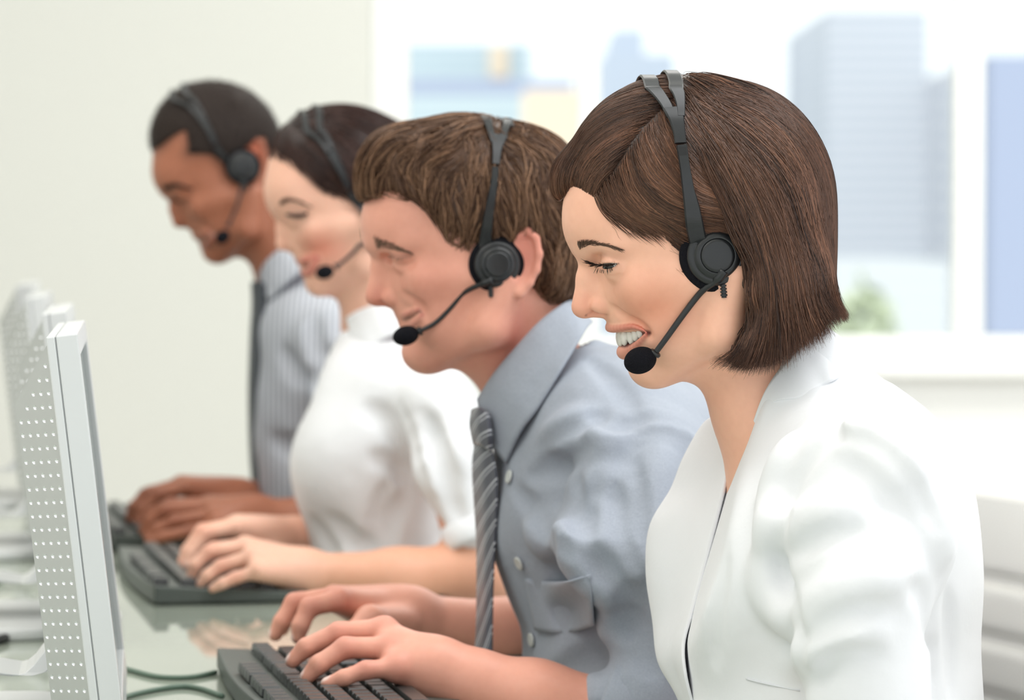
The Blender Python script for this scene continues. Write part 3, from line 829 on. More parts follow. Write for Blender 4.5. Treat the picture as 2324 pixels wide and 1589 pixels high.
    bp = [(.165 * math.cos(t) * .8, .115 * math.sin(t)) for t in np.linspace(0, 2 * math.pi, 40, endpoint=False)]
    fb_ = frame(foot + MN * .03, MD, MN); MB().prism(bp, 0, .012, fb_).build('stand_foot', M['silver'], base, e, bevel=.004)
    return e
def mon_at(u, v, d): return pt(u, v, d)
monitor(pt(176, 757, 2.45), 'nearest silver monitor with rows of dimples on its side panel')
monitor(pt(150, 707, 3.13), 'second silver monitor, partly hidden behind the nearest one')
monitor(pt(101, 672, 3.9), 'third silver monitor in the row, its top just showing behind the second')
monitor(pt(72, 645, 4.62), 'farthest silver monitor at the end of the desk, blurred')
# ---------------------------------------------------------------- keyboards
M['kb'] = mat('keyboard_shell', srgb(84, 90, 86), .42, spec=.45); M['key'] = mat('key_plastic', srgb(58, 60, 60), .3, spec=.65)
KW = [[1, -1, 1, 1, 1, 1, -.5, 1, 1, 1, 1, -.5, 1, 1, 1, 1],
      [1] * 13 + [2, -.25, 1, 1, 1, -.25, 1, 1, 1, 1], [1.5] + [1] * 12 + [1.5, -.25, 1, 1, 1, -.25, 1, 1, 1],
      [1.75] + [1] * 11 + [2.25, -3.5, 1, 1, 1], [2.25] + [1] * 10 + [2.75, -1.25, 1, -1.25, 1, 1, 1], [1.25, 1.25, 1.25, 6.25, 1.25, 2.5, 1.25, -.25, 1, 1, 1, -.25, 2, 1]]
keymesh = {}
def key_data(w):
    if w not in keymesh:
        a = w * .0188 / 2 - .0007; b = .0083; h = .008; V = [(-a, -b, 0), (a, -b, 0), (a, b, 0), (-a, b, 0)]
        V += [(-a + .0006, -b + .0006, h * .75), (a - .0006, -b + .0006, h * .75), (a - .0006, b - .0006, h * .75), (-a + .0006, b - .0006, h * .75)]
        V += [(-a + .0022, -b + .0022, h), (a - .0022, -b + .0022, h), (a - .0022, b - .0012, h), (-a + .0022, b - .0012, h)]
        F = [(0, 1, 5, 4), (1, 2, 6, 5), (2, 3, 7, 6), (3, 0, 4, 7), (4, 5, 9, 8), (5, 6, 10, 9), (6, 7, 11, 10), (7, 4, 8, 11), (8, 9, 10, 11)]
        me = bpy.data.meshes.new('key'); me.from_pydata(V, [], F); me.materials.append(M['key']); keymesh[w] = me
    return keymesh[w]
def keyboard(org, label, rdir=RD):
    """org: near user-left corner on the back edge side; x along the row away from the camera, y towards the user"""
    ex = rdir / np.linalg.norm(rdir); ey = np.array([ex[1], -ex[0], 0]); fr = frame(org, ex, ey)
    L, Dp = .452, .165; rt = fr(np.array([[L / 2, Dp / 2, 0]]))[0]
    e = empty('keyboard', rt, label, 'keyboard', 'black keyboards on the desk')
    zb, zf = .021, .011
    out = [(0, 0)] + [(L * t, -.009 * math.sin(math.pi * t)) for t in np.linspace(.06, .94, 16)] + [(L, 0), (L, Dp * .94), (L - .012, Dp), (.012, Dp), (0, Dp * .94)]
    zt = lambda y: zb + (zf - zb) * y / Dp
    n = len(out); V = [(x, y, .002) for x, y in out] + [(x, y, zt(y) if y >= 0 else zb + y * .25) for x, y in out]
    MB().add(fr(np.array(V)), [tuple(range(n)), tuple(range(2 * n - 1, n - 1, -1))] + [(i, n + i, n + (i + 1) % n, (i + 1) % n) for i in range(n)]).build('case', M['kb'], rt, e, bevel=.002)
    first = True; sl = math.atan2(zb - zf, Dp)
    kx0 = .012
    for r_, row in enumerate(KW):
        x = kx0; y = .008 + r_ * .0208 + (.008 if r_ else 0)
        for w in row:
            if w < 0: x += -w * .0188; continue
            o = bpy.data.objects.new('key', key_data(w)); COL.objects.link(o); o.parent = e
            p = fr(np.array([[x + w * .0188 / 2, y, zt(y) + .0002]]))[0] - rt
            o.location = tuple(p); o.rotation_euler = (-sl, 0, math.atan2(ex[1], ex[0]) + math.pi)
            o.rotation_euler = (sl * 0, 0, math.atan2(ex[1], ex[0])); x += w * .0188
    return e
far2 = onplane(492, 1470, DZ + .021); k2 = far2 - RD * .452; k2[2] = DZ
keyboard(k2, 'nearest black keyboard, under the hands of the man in the grey shirt and tie')
k3 = onplane(351, 1376, DZ); k3[2] = DZ
keyboard(k3, 'middle black keyboard, under the hands of the woman in the white blouse')
k4 = onplane(258, 1252, DZ); k4[2] = DZ
keyboard(k4, 'farthest black keyboard, under the hands of the man with cropped hair')
# ---------------------------------------------------------------- cables
M['cable_green'] = mat('grey_green_cable', srgb(96, 118, 104), .45); M['cable_black'] = mat('black_cable', srgb(34, 34, 36), .4)
def cable(px, r, m, label, z=DZ):
    P = crom([onplane(u, v, z + r) for u, v in px], 40); o = MB().tube(P, r, 10).build('cable', m, smooth=True, loc=P[0])
    tag(o, label, 'cable', 'cables on the desk'); return o
cable([(150, 1480), (240, 1505), (300, 1522), (360, 1536), (430, 1537), (490, 1526)], .0022, M['cable_green'], 'thin grey-green cable curving from behind the nearest monitor to the nearest keyboard, upper of two')
cable([(170, 1620), (260, 1590), (320, 1572), (400, 1559), (450, 1562), (505, 1580)], .0022, M['cable_green'], 'thin grey-green cable beside the nearest keyboard, lower of two')
cable([(-900, 1530), (-560, 1440), (-300, 1500), (-120, 1480), (-40, 1462), (5, 1450), (30, 1438), (48, 1428)], .0042, M['cable_black'], 'thick black cable behind the nearest monitor at the left edge')
cable([(-800, 1330), (-560, 1300), (-380, 1350), (-190, 1345), (-110, 1340), (-60, 1336), (-20, 1322), (0, 1310)], .004, M['cable_green'], 'thick grey-green cable behind the second monitor at the left edge')
# ---------------------------------------------------------------- chairs
M['leather'] = mat('cream_leather', srgb(247, 245, 239), .42, bump=.15, bscale=500, bdist=.0006); M['chrome'] = mat('chrome', (.8, .8, .82), .15, metal=1)
def chair(far_top, label, face=FD, width=.46):
    """far_top: far top corner of the backrest's front face"""
    ax = -RD; o = np.array(far_top); H = .42; root = o + ax * width / 2 + face * .24; root[2] = 0
    e = empty('office_chair', root, label, 'chair', 'cream leather office chairs')
    # ribbed backrest: profile along the height, padded rolls
    ys = np.linspace(0, H, 150); gro = [.087 + .0465 * i for i in range(9)]
    def pad(h):
        g = min([abs(h - q) for q in gro]); ed = min(1, math.sqrt(max(0, min(h, H - h)) / .022) if min(h, H - h) < .022 else 1)
        return .022 * ed - .007 * math.exp(-(g / .006) ** 2) + .004 * ed
    xs = np.linspace(0, width, 60); V = []; F = []
    for h in ys:
        for x in xs:
            q = min(x, width - x); ed = math.sqrt(max(1e-4, 1 - (1 - min(1, q / .02)) ** 2)); hh = h + (1 - ed) * 0
            cor = .03; top = 0
            if q < cor and h < cor: top = cor - math.sqrt(max(0, cor ** 2 - (cor - q) ** 2))
            hh = max(h, top)
            bend = .035 * math.sin(math.pi * x / width) * -1
            V.append(o + ax * x - np.array([0, 0, 1]) * hh + face * (pad(hh) * ed + bend) - face * (.04 * (1 - h / H) - .04))
    nx = len(xs); n = len(V)
    for p in list(V[:n]): V.append(p - face * .034)
    for i in range(len(ys) - 1):
        for j in range(nx - 1):
            a = i * nx + j; F.append((a, a + 1, a + nx + 1, a + nx)); F.append((n + a, n + a + nx, n + a + nx + 1, n + a + 1))
    for j in range(nx - 1):
        F.append((j, n + j, n + j + 1, j + 1)); a = (len(ys) - 1) * nx + j; F.append((a, a + 1, n + a + 1, n + a))
    for i in range(len(ys) - 1):
        a = i * nx; F.append((a, a + nx, n + a + nx, n + a)); a += nx - 1; F.append((a, n + a, n + a + nx, a + nx))
    b = MB(); b.add(V, F); b.build('backrest', M['leather'], root, e, smooth=True)
    sz = .46; fr = frame(root + np.array([0, 0, sz]), face, -ax)
    st_ = MB()
    for i in range(8): st_.tube(crom(fr(np.array([(-.19 + i * .058, -width / 2 + .02, -.03), (-.19 + i * .058, 0, -.036), (-.19 + i * .058, width / 2 - .02, -.03)])), 10), .032, 12)
    st_.build('seat', M['leather'], root, e, smooth=True)
    MB().box((-.2, -width / 2 + .05, -.075), (.2, width / 2 - .05, -.055), fr).tube(fr(np.array([(-.18, 0, -.065), (-.25, 0, -.04), (-.285, 0, .12)])), .018, 10).build('seat_frame', M['chrome'], root, e, smooth=False)
    MB().tube([root + np.array([0, 0, .08]), root + np.array([0, 0, sz - .075])], .025, 16).build('column', M['chrome'], root, e, smooth=True)
    for k in range(5):
        t = 2 * math.pi * k / 5 + .3; d = np.array([math.cos(t), math.sin(t), 0])
        MB().tube([root + d * .01 + np.array([0, 0, .1]), root + d * .29 + np.array([0, 0, .075])], [.022, .014], 10).build('leg', M['chrome'], root, e, smooth=True)
        c = root + d * .285; MB().lathe([(-.012, .001), (-.012, .024), (-.008, .03), (.008, .03), (.012, .024), (.012, .001)], c + np.array([0, 0, .0305]), np.cross(d, [0, 0, 1]), 18).build('castor', M['cable_black'], root, e, smooth=False)
    return e
CH1 = pt(2203, 1052, 2.77)
chair(CH1, 'cream ribbed leather chair behind the woman in the white jacket')
# ---------------------------------------------------------------- nearest woman: brown bob, white jacket
M['skin'] = skin_mat('fair_skin')
M['lash'] = mat('lash', (.012, .008, .007), .6)
M['hair_bob'] = hair_mat('bob_hair', (.022, .010, .0065), (.24, .112, .066), .3, .4)
M['trousers_light'] = mat('grey_trousers', srgb(120, 122, 128), .8); M['trousers_dark'] = mat('dark_trousers', srgb(46, 48, 54), .8); M['shoe'] = mat('black_shoe', srgb(26, 25, 25), .35)
def person_near():
    f = Fig(2.5, 1550, 520, 5); s = f.s
    sh = Shape(); head(f, sh)
    nose(f, sh, [(1338, 592, 24), (1333, 632, 23)], (1323, 696), 26.5, (1363, 692), wings=29, wr=(27, 20, 15), under=(1374, 713))
    # lips and mouth: the near side is dropped onto the face, then mirrored
    lipU, lipL, cav = Shape(), Shape(), Shape()
    mline = np.vstack([[f.own(1402, 769, 0)], on_face(sh, [(1413, 771), (1430, 769), (1447, 762), (1463, 755)])])
    uline = np.vstack([[f.own(1384, 743, 0), f.own(1389, 744, -22)], on_face(sh, [(1412, 744), (1440, 742), (1466, 752)])])
    lline = np.vstack([[f.own(1416, 799, 0), f.own(1420, 798, -24)], on_face(sh, [(1434, 793), (1452, 777), (1468, 757)])])
    fold = on_face(sh, [(1391, 700), (1420, 722), (1452, 740), (1474, 764)], 9)
    for P in both(f, crom(mline, 13)):
        R = np.interp(np.linspace(0, 1, 13), [0, .3, .6, .85, 1], [17, 16.5, 13, 7, 2]) * s
        sh.groove(P, list(R), .001); cav.chain(P + f.B * 14 * s, list(R * 1.08 + .0006), .001)
    for P in both(f, fold): sh.groove(P, [x * s for x in (.5, .9, 1.2, 1.3, 1.3, 1.2, 1, .8, .5)], .007)
    for ln, lp, R in ((uline, lipU, [8.5, 7.8, 5.5, 3.5, 1.5]), (lline, lipL, [14.5, 13.5, 10.5, 5.5, 1.5])):
        for P in both(f, crom(ln, 15)):
            r_ = np.interp(np.linspace(0, 1, 15), np.linspace(0, 1, 5), R) * s
            sh.chain(P, list(r_), .0025); lp.chain(P, list(r_ * 1.0 + .0005), .001)
    for w in (-1, 1): sh.groove([f.own(1330, 718, 17 * w), f.own(1343, 715, 24 * w), f.own(1357, 716, 24 * w)], [4 * s, 6 * s, 4.5 * s], .0012)
    # eyelids: slit with the gaze turned down
    import copy
    lid = on_face(sh, [(1347, 599), (1358, 604), (1374, 605), (1390, 602), (1404, 597)], 9)
    crease = on_face(sh, [(1348, 580), (1371, 583), (1392, 589), (1408, 594)], 9)
    bag = on_face(sh, [(1366, 624), (1384, 629), (1408, 625)], 7)
    brow_c = on_face(sh, [(1312, 562), (1322, 557), (1340, 553), (1372, 557), (1406, 565)], 60)
    up_l = on_face(sh, [(1344, 596), (1356, 600), (1372, 600), (1388, 598), (1405, 596)], 50)
    lo_l = on_face(sh, [(1352, 606), (1362, 611), (1376, 611), (1390, 606)], 50)
    for k2, P in enumerate(both(f, lid)): sh.groove(P + (f.own(1394, 600, (-88, 88)[k2]) - P) * .14, [x * s for x in (1, 3, 5.2, 6.2, 6.4, 6.2, 5.2, 3, 1)], .0006)
    for P in both(f, crease): sh.groove(P, [x * s for x in (.6, 1, 1.2, 1.3, 1.3, 1.2, 1.1, .9, .5)], .0022)
    for P in both(f, bag): sh.groove(P, .3 * s, .003)
    # neck and upper chest
    sh.u(Cone(f.own(1690, 720), f.own(1765, 930, -5), 140 * s, 138 * s), .02)
    sh.u(Cone(f.own(1765, 930, -5), f.own(1850, 1100, 0), 138 * s, 165 * s), .02)
    sh.u(Cone(pt(1800, 1020, 2.545), pt(1718, 1310, 2.572), .034, .036), .03)
    low = lower_body(sh, np.array([.235, 2.5, .60]), (.165, .0), pt(1930, 1220, 2.5), .11)
    for sd, el_, wr_ in ((-1, (1975, 1775, 2.31), (1700, 1862, 2.36)), (1, (1790, 1680, 2.70), (1580, 1790, 2.62))):
        sh.chain([pt(1945, 1100, 2.5 + .14 * sd), pt(*el_), pt(*wr_)], [.030, .030, .025], .02)
        typing_hand(sh, pt(*wr_), FD, -RD * sd * -1, .92)
    off_desk(sh)
    xs = axis(f.own(1200, 500)[0], .52, .007, [(f.own(1270, 0)[0], f.own(1860, 0)[0], .00105)])
    c = f.own(1560, 600)[1]
    ys = axis(c - .36, c + .36, .008, [(c - .085, c + .085, .0011)])
    zt = f.own(0, 150)[2]; zc = f.own(0, 1080)[2]
    zs = axis(.0, zt + .01, .008, [(.695, .745, .003), (zc, zt + .02, .00105)])
    V, F = sh.mesh(xs, ys, zs); V = relax(V, F, 2)
    base = np.array(srgb(246, 190, 163))
    lipc = srgb(190, 88, 80)
    spots = [(f.elo(1470, 690, -130, 80, 60, 70), srgb(222, 132, 100), .03, .55), (f.elo(1470, 690, 130, 80, 60, 70), srgb(222, 132, 100), .03, .55),
             (f.elo(1320, 700, 0, 40, 30, 40), srgb(226, 140, 115), .02, .5),
             (lipU, lipc, .002, .95), (lipL, lipc, .002, .95)]
    nst = Shape()
    for w in (-1, 1): nst.chain([f.own(1330, 718, 17 * w), f.own(1343, 715, 24 * w), f.own(1357, 716, 24 * w)], [4.2 * s, 6.2 * s, 4.7 * s], .001)
    spots.append((nst, srgb(120, 52, 44), .0016, .9))  # shade inside the nostrils, tinted into the skin
    spots.append((cav, srgb(90, 30, 28), .002, .95))
    root = np.array([*(f.own(1950, 1500)[:2]), .0])
    o = mesh_obj('person', V, F, M['skin'], loc=root, tint=tinted(V, base, spots))
    tag(o, 'woman nearest the camera with a brown chin-length bob, white jacket and headset', 'person', 'colleagues working in a row')
    dress_lower(o, root, low, M['trousers_light'])
    fig = {'f': f, 'sh': sh, 'o': o, 'root': root}
    # eyes, lashes, brows, teeth
    ec = f.own(1394, 600, -88); rad = 41 * s - .0014
    for k2, w in enumerate((-1, 1)):
        cc = both(f, ec[None])[k2][0]; eb = MB(); d = -f.B * .80 - f.Z * .48 + f.L * w * .36; d /= np.linalg.norm(d)
        eb.lathe([(math.cos(t) * rad, math.sin(t) * rad + 1e-5) for t in np.linspace(math.pi, 0, 28)], cc, d, 32)
        e = eb.build('eye', M['eye'], root, o, smooth=True); e.data.materials.append(M['iris'])
        for p in e.data.polygons:
            q = (np.array(p.center) + root - cc); q /= np.linalg.norm(q)
            if q @ d > .66: p.material_index = 1
        r = np.random.default_rng(5); lash = []
        P = both(f, up_l)[k2]
        for i in range(120):
            t = r.uniform(0, 1); p = P[int(t * 49)]; ln = (15 + 13 * r.random()) * s * (1 if t < .75 else .8)
            out = -f.B * (1 - .95 * t) + f.L * w * (.25 + .6 * t) - f.Z * (.12 + .5 * t + .15 * r.normal()); out /= np.linalg.norm(out)
            lash.append(np.array([p + out * ln * x + f.Z * ln * .3 * x * x for x in np.linspace(0, 1, 6)]))
        P = both(f, lo_l)[k2]
        for i in range(16):
            t = r.uniform(0, 1); p = P[int(t * 49)]; out = -f.B * (.45 - .6 * t) - f.Z * .9 + f.L * w * .35 + r.normal(size=3) * .12
            lash.append(np.array([p + out * (7 + 8 * r.random()) * s * x for x in np.linspace(0, 1, 6)]))
        LV, LF = strand_mesh(np.array(lash), .62 * s); mesh_obj('eyelashes', LV, LF, M['lash'], root=root, parent=o)
        brow = []; P = both(f, brow_c)[k2]
        t = r.uniform(0, 1, 330) ** 1.25; i0 = (t * 59).astype(int); X = P[i0] + f.Z * (np.clip(r.normal(size=330), -1.5, 1.5) * 4.6 * s * (1.15 - t) ** .8)[:, None]
        for _ in range(3): g = sh.grad(X.astype(f32)); X = X - g * sh(X.astype(f32))[:, None]
        T = P[np.minimum(59, i0 + 3)] - P[np.maximum(0, i0 - 3)]; T /= np.linalg.norm(T, axis=1)[:, None]
        dn = T + f.Z * (.9 * (1 - t) - .15 + .2 * r.normal(size=330))[:, None]; dn -= g * (dn * g).sum(1)[:, None]; dn /= np.linalg.norm(dn, axis=1)[:, None]
        x = np.linspace(0, 1, 6)[None, :, None]; brow = X[:, None] + g[:, None] * (.0001 + .0004 * x) + dn[:, None] * x * ((12 + 6 * r.random(330)) * s)[:, None, None]
        LV, LF = strand_mesh(np.array(brow), .5 * s); mesh_obj('eyebrow', LV, LF, M['brow'], root=root, parent=o)
    tq = [both(f, np.array([q + f.B * bk * s + f.L * bl * s - f.Z * dz * s]))[0][0] for q, bk, bl, dz in zip(mline, (5, 5, 5, 6, 8), (0, 4, 8, 10, 8), (-5, -5, -6, -6, -6))]; tf = [both(f, np.array([q]))[1][0] for q in tq]
    tp = crom(tq[::-1] + tf[1:], 241)
    arc = np.concatenate([[0], np.cumsum(np.linalg.norm(np.diff(tp, axis=0), axis=1))])
    ws = [19, 21, 20, 22, 27, 27, 22, 20, 21, 19]; tot = sum(ws); a = 0; teeth = Shape()
    tilt = f.axes(18)
    for k2, wd in enumerate(ws):
        mid = (.065 + .87 * (a + wd / 2) / tot) * arc[-1]; a += wd; i = int(np.searchsorted(arc, mid)); i = min(max(i, 2), 238)
        T = tp[i + 2] - tp[i - 2]; T /= np.linalg.norm(T); n = np.cross(T, f.Z); n /= np.linalg.norm(n); up = np.cross(n, T)
        up = up * .93 + n * .0; c0 = tp[i] + n * 0
        hgt = [14, 16, 19, 18, 21, 21, 18, 19, 16, 14][k2]
        rr = wd / tot * arc[-1] * .5 * .87
        teeth.u(Ell(c0, (rr * 1.04, hgt * s, 9 * s), [T, up, n]), 0)
    lo = tp.min(0) - .012; hi = tp.max(0) + .012
    TV, TF = teeth.mesh(axis(lo[0], hi[0], .0006), axis(lo[1], hi[1], .0006), axis(lo[2], hi[2], .0006))
    mesh_obj('teeth', TV, TF, M['teeth'], root=root, parent=o)
    return fig
M['eye'] = mat('eye_white', (.62, .6, .58), .15, spec=.6)
M['iris'] = mat('iris', (.02, .015, .012), .1, spec=.7)
M['brow'] = mat('brow_hair', (.13, .07, .045), .5)
M['teeth'] = mat('teeth', (.78, .73, .66), .18, spec=.6, sss=.05)
P1 = person_near()
# ---------------------------------------------------------------- bob haircut of the nearest woman
def hair_near(P):
    f, sk, root, o = P['f'], P['sh'], P['root'], P['o']; s = f.s
    hs = Shape(); E = f.elo
    hs.u(E(1582, 430, 0, 300, 258, 228, 14), 0)
    hs.u(E(1690, 470, 0, 190, 262, 246, 0), 40 * s)
    hs.u(E(1725, 600, 0, 158, 190, 240, 0), 40 * s)
    hs.u(E(1756, 672, 0, 116, 100, 215, 0), 30 * s)
    for w in (-1, 1):
        hs.u(E(1740, 645, 152 * w, 118, 132, 98, 12), 30 * s)
        hs.u(E(1705, 722, 175 * w, 66, 78, 62, 25), 24 * s)
        hs.u(E(1682, 762, 176 * w, 50, 40, 50, -20), 24 * s)
    hs.u(E(1330, 400, 60, 70, 80, 120, 30), 30 * s)
    # cleared face, ear cup hollow and nape
    hs.sub(f.prism([(1150, 486), (1268, 486), (1292, 430), (1335, 470), (1380, 497), (1440, 512), (1492, 540), (1530, 600), (1560, 660), (1692, 660), (1680, 720), (1640, 770), (1606, 806), (1600, 850), (1400, 1000), (1100, 1000)], -400, 110), .012)
    hs.sub(f.prism([(1150, 505), (1265, 500), (1330, 560), (1450, 640), (1500, 760), (1600, 850), (1400, 1000), (1100, 1000)], 100, 420), .012)
    hs.sub(f.elo(1604, 585, -262, 72, 88, 62), .008)
    hs.sub(f.coo((1660, 830, 0), (1790, 1000, 0), 150, 170), .006)
    c = f.own(1560, 500)[1]
    V, F = hs.mesh(axis(f.own(1230, 0)[0], f.own(1910, 0)[0], .0024), axis(c - .11, c + .11, .0024), axis(f.own(0, 860)[2], f.own(0, 140)[2], .0024))
    V = relax(V, F, 2)
    core = mesh_obj('hair', V, F, M['hair_bob'], root=root, parent=o, attrs={'rnd': np.full(len(V), .08)})
    g_back = guide_field(f, [(1560, 215, .5, .87), (1600, 195, .8, .6), (1700, 205, .85, .55), (1780, 260, .7, .75), (1640, 300, .5, .86), (1720, 330, .6, .8), (1810, 340, .55, .85), (1590, 330, .3, .95),
        (1620, 430, .42, .9), (1700, 450, .45, .9), (1790, 450, .4, .92), (1850, 480, .3, .95), (1650, 540, .45, .9), (1720, 570, .28, .96), (1800, 590, .25, .97), (1870, 620, .3, .95),
        (1690, 650, .05, 1), (1750, 680, .05, 1), (1830, 690, .2, 1), (1880, 700, .5, .86), (1690, 690, -.25, 1), (1665, 740, -.75, .7), (1640, 785, -.9, .45), (1700, 780, -.35, .93), (1770, 770, .05, 1), (1850, 760, .35, .93)], 3)
    g_front = guide_field(f, [(1450, 270, .1, 1), (1520, 240, .3, .95), (1400, 340, .1, 1), (1420, 400, .35, .94), (1500, 330, .45, .9), (1450, 450, .72, .7), (1380, 430, .45, .9), (1400, 480, .85, .5), (1500, 430, .8, .6), (1540, 380, .6, .8),
        (1480, 500, .9, .35), (1540, 480, .93, .3), (1560, 540, .85, .35), (1520, 550, .75, .6), (1350, 440, .6, .8), (1600, 500, .95, .1)], 3)
    g_far = guide_field(f, [(1520, 210, -.8, .35, .5), (1440, 250, -.78, .4, .5), (1370, 290, -.75, .5, .45), (1310, 330, -.65, .7, .3), (1280, 390, -.35, .93, .2), (1262, 430, .0, 1, .2), (1380, 350, -.8, .55, .3)], 3)
    r = np.random.default_rng(3); hn = wave_noise(12, 150, 6); allP = []; allR = []; rnd = []
    part = np.array([(1552, 196), (1530, 225), (1490, 262), (1450, 300), (1420, 342), (1400, 378), (1372, 405)], float)
    hull = Hull(hs, sk); cupE = Shape(); c0 = sk.cast([1624], [580])[0][0]; cupE.u(Cone(c0 + f.L * 10 * s, c0 - f.L * 2 * s, 66 * s, 62 * s), 0).u(Cone(c0, c0 - f.L * 12 * s, 50 * s, 46 * s), 0); hull2 = Hull(hs, cupE)
    def add(seed_uv, fld, ln, m, off, jit, lift=0, sd=1, freq=.6, on=None, free=False):
        R, ok = hs.cast(seed_uv[:, 0], seed_uv[:, 1]); R = R[ok]; ln = np.broadcast_to(ln, (len(seed_uv),))[ok] if np.ndim(ln) else ln
        return grow(on or hs, R, fld, ln, m, off[0] + off[1] * r.random(len(R)), jit, sd, lift, freq, free=free)
    def stash(pth, rad=(.00018, .00036)):
        n = len(pth); allP.append(pth); allR.append(r.uniform(rad[0], rad[1], n)); g = np.clip(.55 * r.random(n) + .26 * (hn(pth[:, len(pth[0]) // 2]) + 1), 0, 1); rnd.append(g)
    def clump(seeds, k, spread):
        return (seeds[:, None, :] + r.normal(size=(len(seeds), k, 2)) * spread).reshape(-1, 2)
    # behind the part: long locks falling from the crown to the ragged ends
    for sd, (poly, n, lo, hi) in enumerate([
            ([(1546, 200), (1580, 182), (1700, 192), (1740, 225), (1620, 260), (1560, 300)], 1500, .19, .225),
            ([(1700, 200), (1790, 248), (1845, 335), (1872, 430), (1780, 380), (1680, 290)], 1300, .11, .17),
            ([(1560, 300), (1620, 260), (1700, 300), (1720, 420), (1640, 470), (1575, 400)], 1300, .115, .155),
            ([(1640, 470), (1720, 420), (1870, 430), (1884, 560), (1760, 600), (1680, 600)], 1500, .055, .11),
            ([(1690, 600), (1880, 580), (1888, 690), (1740, 740), (1690, 700)], 900, .03, .05)]):
        q = poly_seeds(poly, n, sd + 10); stash(add(q, g_back, (.25, .22, .18, .15, .09)[sd], 26, (.0002, .0030), .07, lift=.0012, sd=sd, free=True))
    # in front of the band: swept down and back over the temple
    for sd, (poly, n, lo, hi) in enumerate([
            ([(1535, 215), (1490, 255), (1450, 300), (1420, 345), (1400, 380), (1440, 400), (1500, 330), (1555, 260)], 1500, .06, .10),
            ([(1400, 380), (1368, 408), (1345, 440), (1400, 480), (1470, 470), (1440, 400)], 800, .025, .05),
            ([(1440, 400), (1500, 330), (1555, 280), (1580, 420), (1560, 500), (1470, 500)], 1300, .03, .06),
            ([(1345, 440), (1400, 482), (1480, 508), (1530, 560), (1556, 580), (1560, 500), (1440, 430)], 700, .012, .028)]):
        q = poly_seeds(poly, n, sd + 30); stash(add(q, g_front, r.uniform(lo, hi, n), 26, (.0002, .0018), .06, sd=sd + 40, on=hull))
    hl = crom([(1284, 440), (1304, 436), (1336, 470), (1380, 495), (1440, 510), (1492, 540), (1524, 585), (1545, 610)], 420) + r.normal(size=(420, 2)) * 5
    hl = hl[hl[:, 0] > 1395]
    baby = add(hl, g_front, r.uniform(.007, .018, len(hl)), 26, (.0001, .0008), .16, sd=58, on=hull)
    # over the part to the far side, ending in the short fringe beyond the forehead
    for sd, (poly, n, lo, hi) in enumerate([
            ([(1540, 192), (1490, 222), (1440, 262), (1400, 320), (1372, 380), (1385, 400), (1420, 345), (1460, 290), (1530, 220)], 1500, .05, .085),
            ([(1500, 200), (1415, 220), (1340, 265), (1290, 320), (1262, 390), (1300, 400), (1370, 330), (1440, 260)], 1200, .03, .06)]):
        q = poly_seeds(poly, n, sd + 50); stash(add(q, g_far, r.uniform(lo, hi, n), 26, (.0002, .0018), .06, sd=sd + 60))
    # near curtain hanging in front of the neck, over the rim of the ear cup
    edge = np.array([(1630, 440), (1640, 480), (1656, 530), (1672, 585), (1690, 640), (1698, 690)], float)
    q = crom(edge, 1700) + np.stack([r.uniform(2, 60, 1700), r.normal(size=1700) * 6], 1); cur = add(q, g_back, .14, 26, (.0006, .0034), .045, sd=77, on=hull2, free=True)
    Yc = cur - CAMP; zc = Yc @ FW; Uc = IMW / 2 + FPX * (Yc @ RT) / zc; Vc = IMH / 2 - FPX * (Yc @ UP) / zc; ed_ = np.interp(Vc, np.append(edge[:, 1], [752, 819]), np.append(edge[:, 0], [1678, 1621]))
    stash(cur)
    def tidy(p_):
        """drop locks straying over the cheek and ease kinks"""
        Y_ = p_ - CAMP; z_ = Y_ @ FW; U_ = IMW / 2 + FPX * (Y_ @ RT) / z_; V_ = IMH / 2 - FPX * (Y_ @ UP) / z_
        e_ = np.interp(V_, np.append(edge[:, 1], [752, 819]), np.append(edge[:, 0], [1676, 1612])); ok_ = (((U_ - e_) > -7) | (V_ < 440)).all(1)
        for _ in range(3): p_[:, 1:-1] = p_[:, 1:-1] * .5 + .25 * (p_[:, :-2] + p_[:, 2:])
        return ok_
    # crown and far side, seeded on the surface itself
    W = (V - f.o) @ f.L; Y = V - CAMP; U = IMW / 2 + FPX * (Y @ RT) / (Y @ FW); VV = IMH / 2 - FPX * (Y @ UP) / (Y @ FW)
    top = np.nonzero((W > -150 * s) & (W < 180 * s) & (VV < 330) & (U > 1545))[0]; top = r.choice(top, 2200)
    gm = lambda X: g_back(X) * .8 + f.L * np.clip(((X - f.o) @ f.L) / (150 * s), -1, 1)[:, None] * .8
    stash(grow(hs, V[top], gm, r.uniform(.05, .12, len(top)), 26, .0002 + .0022 * r.random(len(top)), .06, 91))
    top = np.nonzero((W > -120 * s) & (W < 180 * s) & (VV < 400) & (U < 1550))[0]; top = r.choice(top, 1500)
    stash(grow(hs, V[top], g_far, r.uniform(.03, .06, len(top)), 26, .0002 + .0016 * r.random(len(top)), .06, 92))
    Pth = np.concatenate(allP); Rr = np.concatenate(allR); rn = np.concatenate(rnd)
    # whole far side: mirror of the near locks so the bob is complete from other viewpoints
    vend = lambda u: np.interp(u, [1560, 1621, 1678, 1726, 1788, 1836, 1879, 1900], [800, 820, 826, 830, 812, 774, 744, 700]); sizes = [len(p_) for p_ in allP]; gi = [0, 1, 2, 3, 4, len(sizes) - 3]
    for i_ in gi:
        allP[i_] = trim(allP[i_], vend, r); k_ = tidy(allP[i_]); allP[i_] = allP[i_][k_]; allR[i_] = allR[i_][k_]; rnd[i_] = rnd[i_][k_]

    allP.append(baby); allR.append(r.uniform(.00005, .00009, len(baby))); rnd.append(r.random(len(baby)))
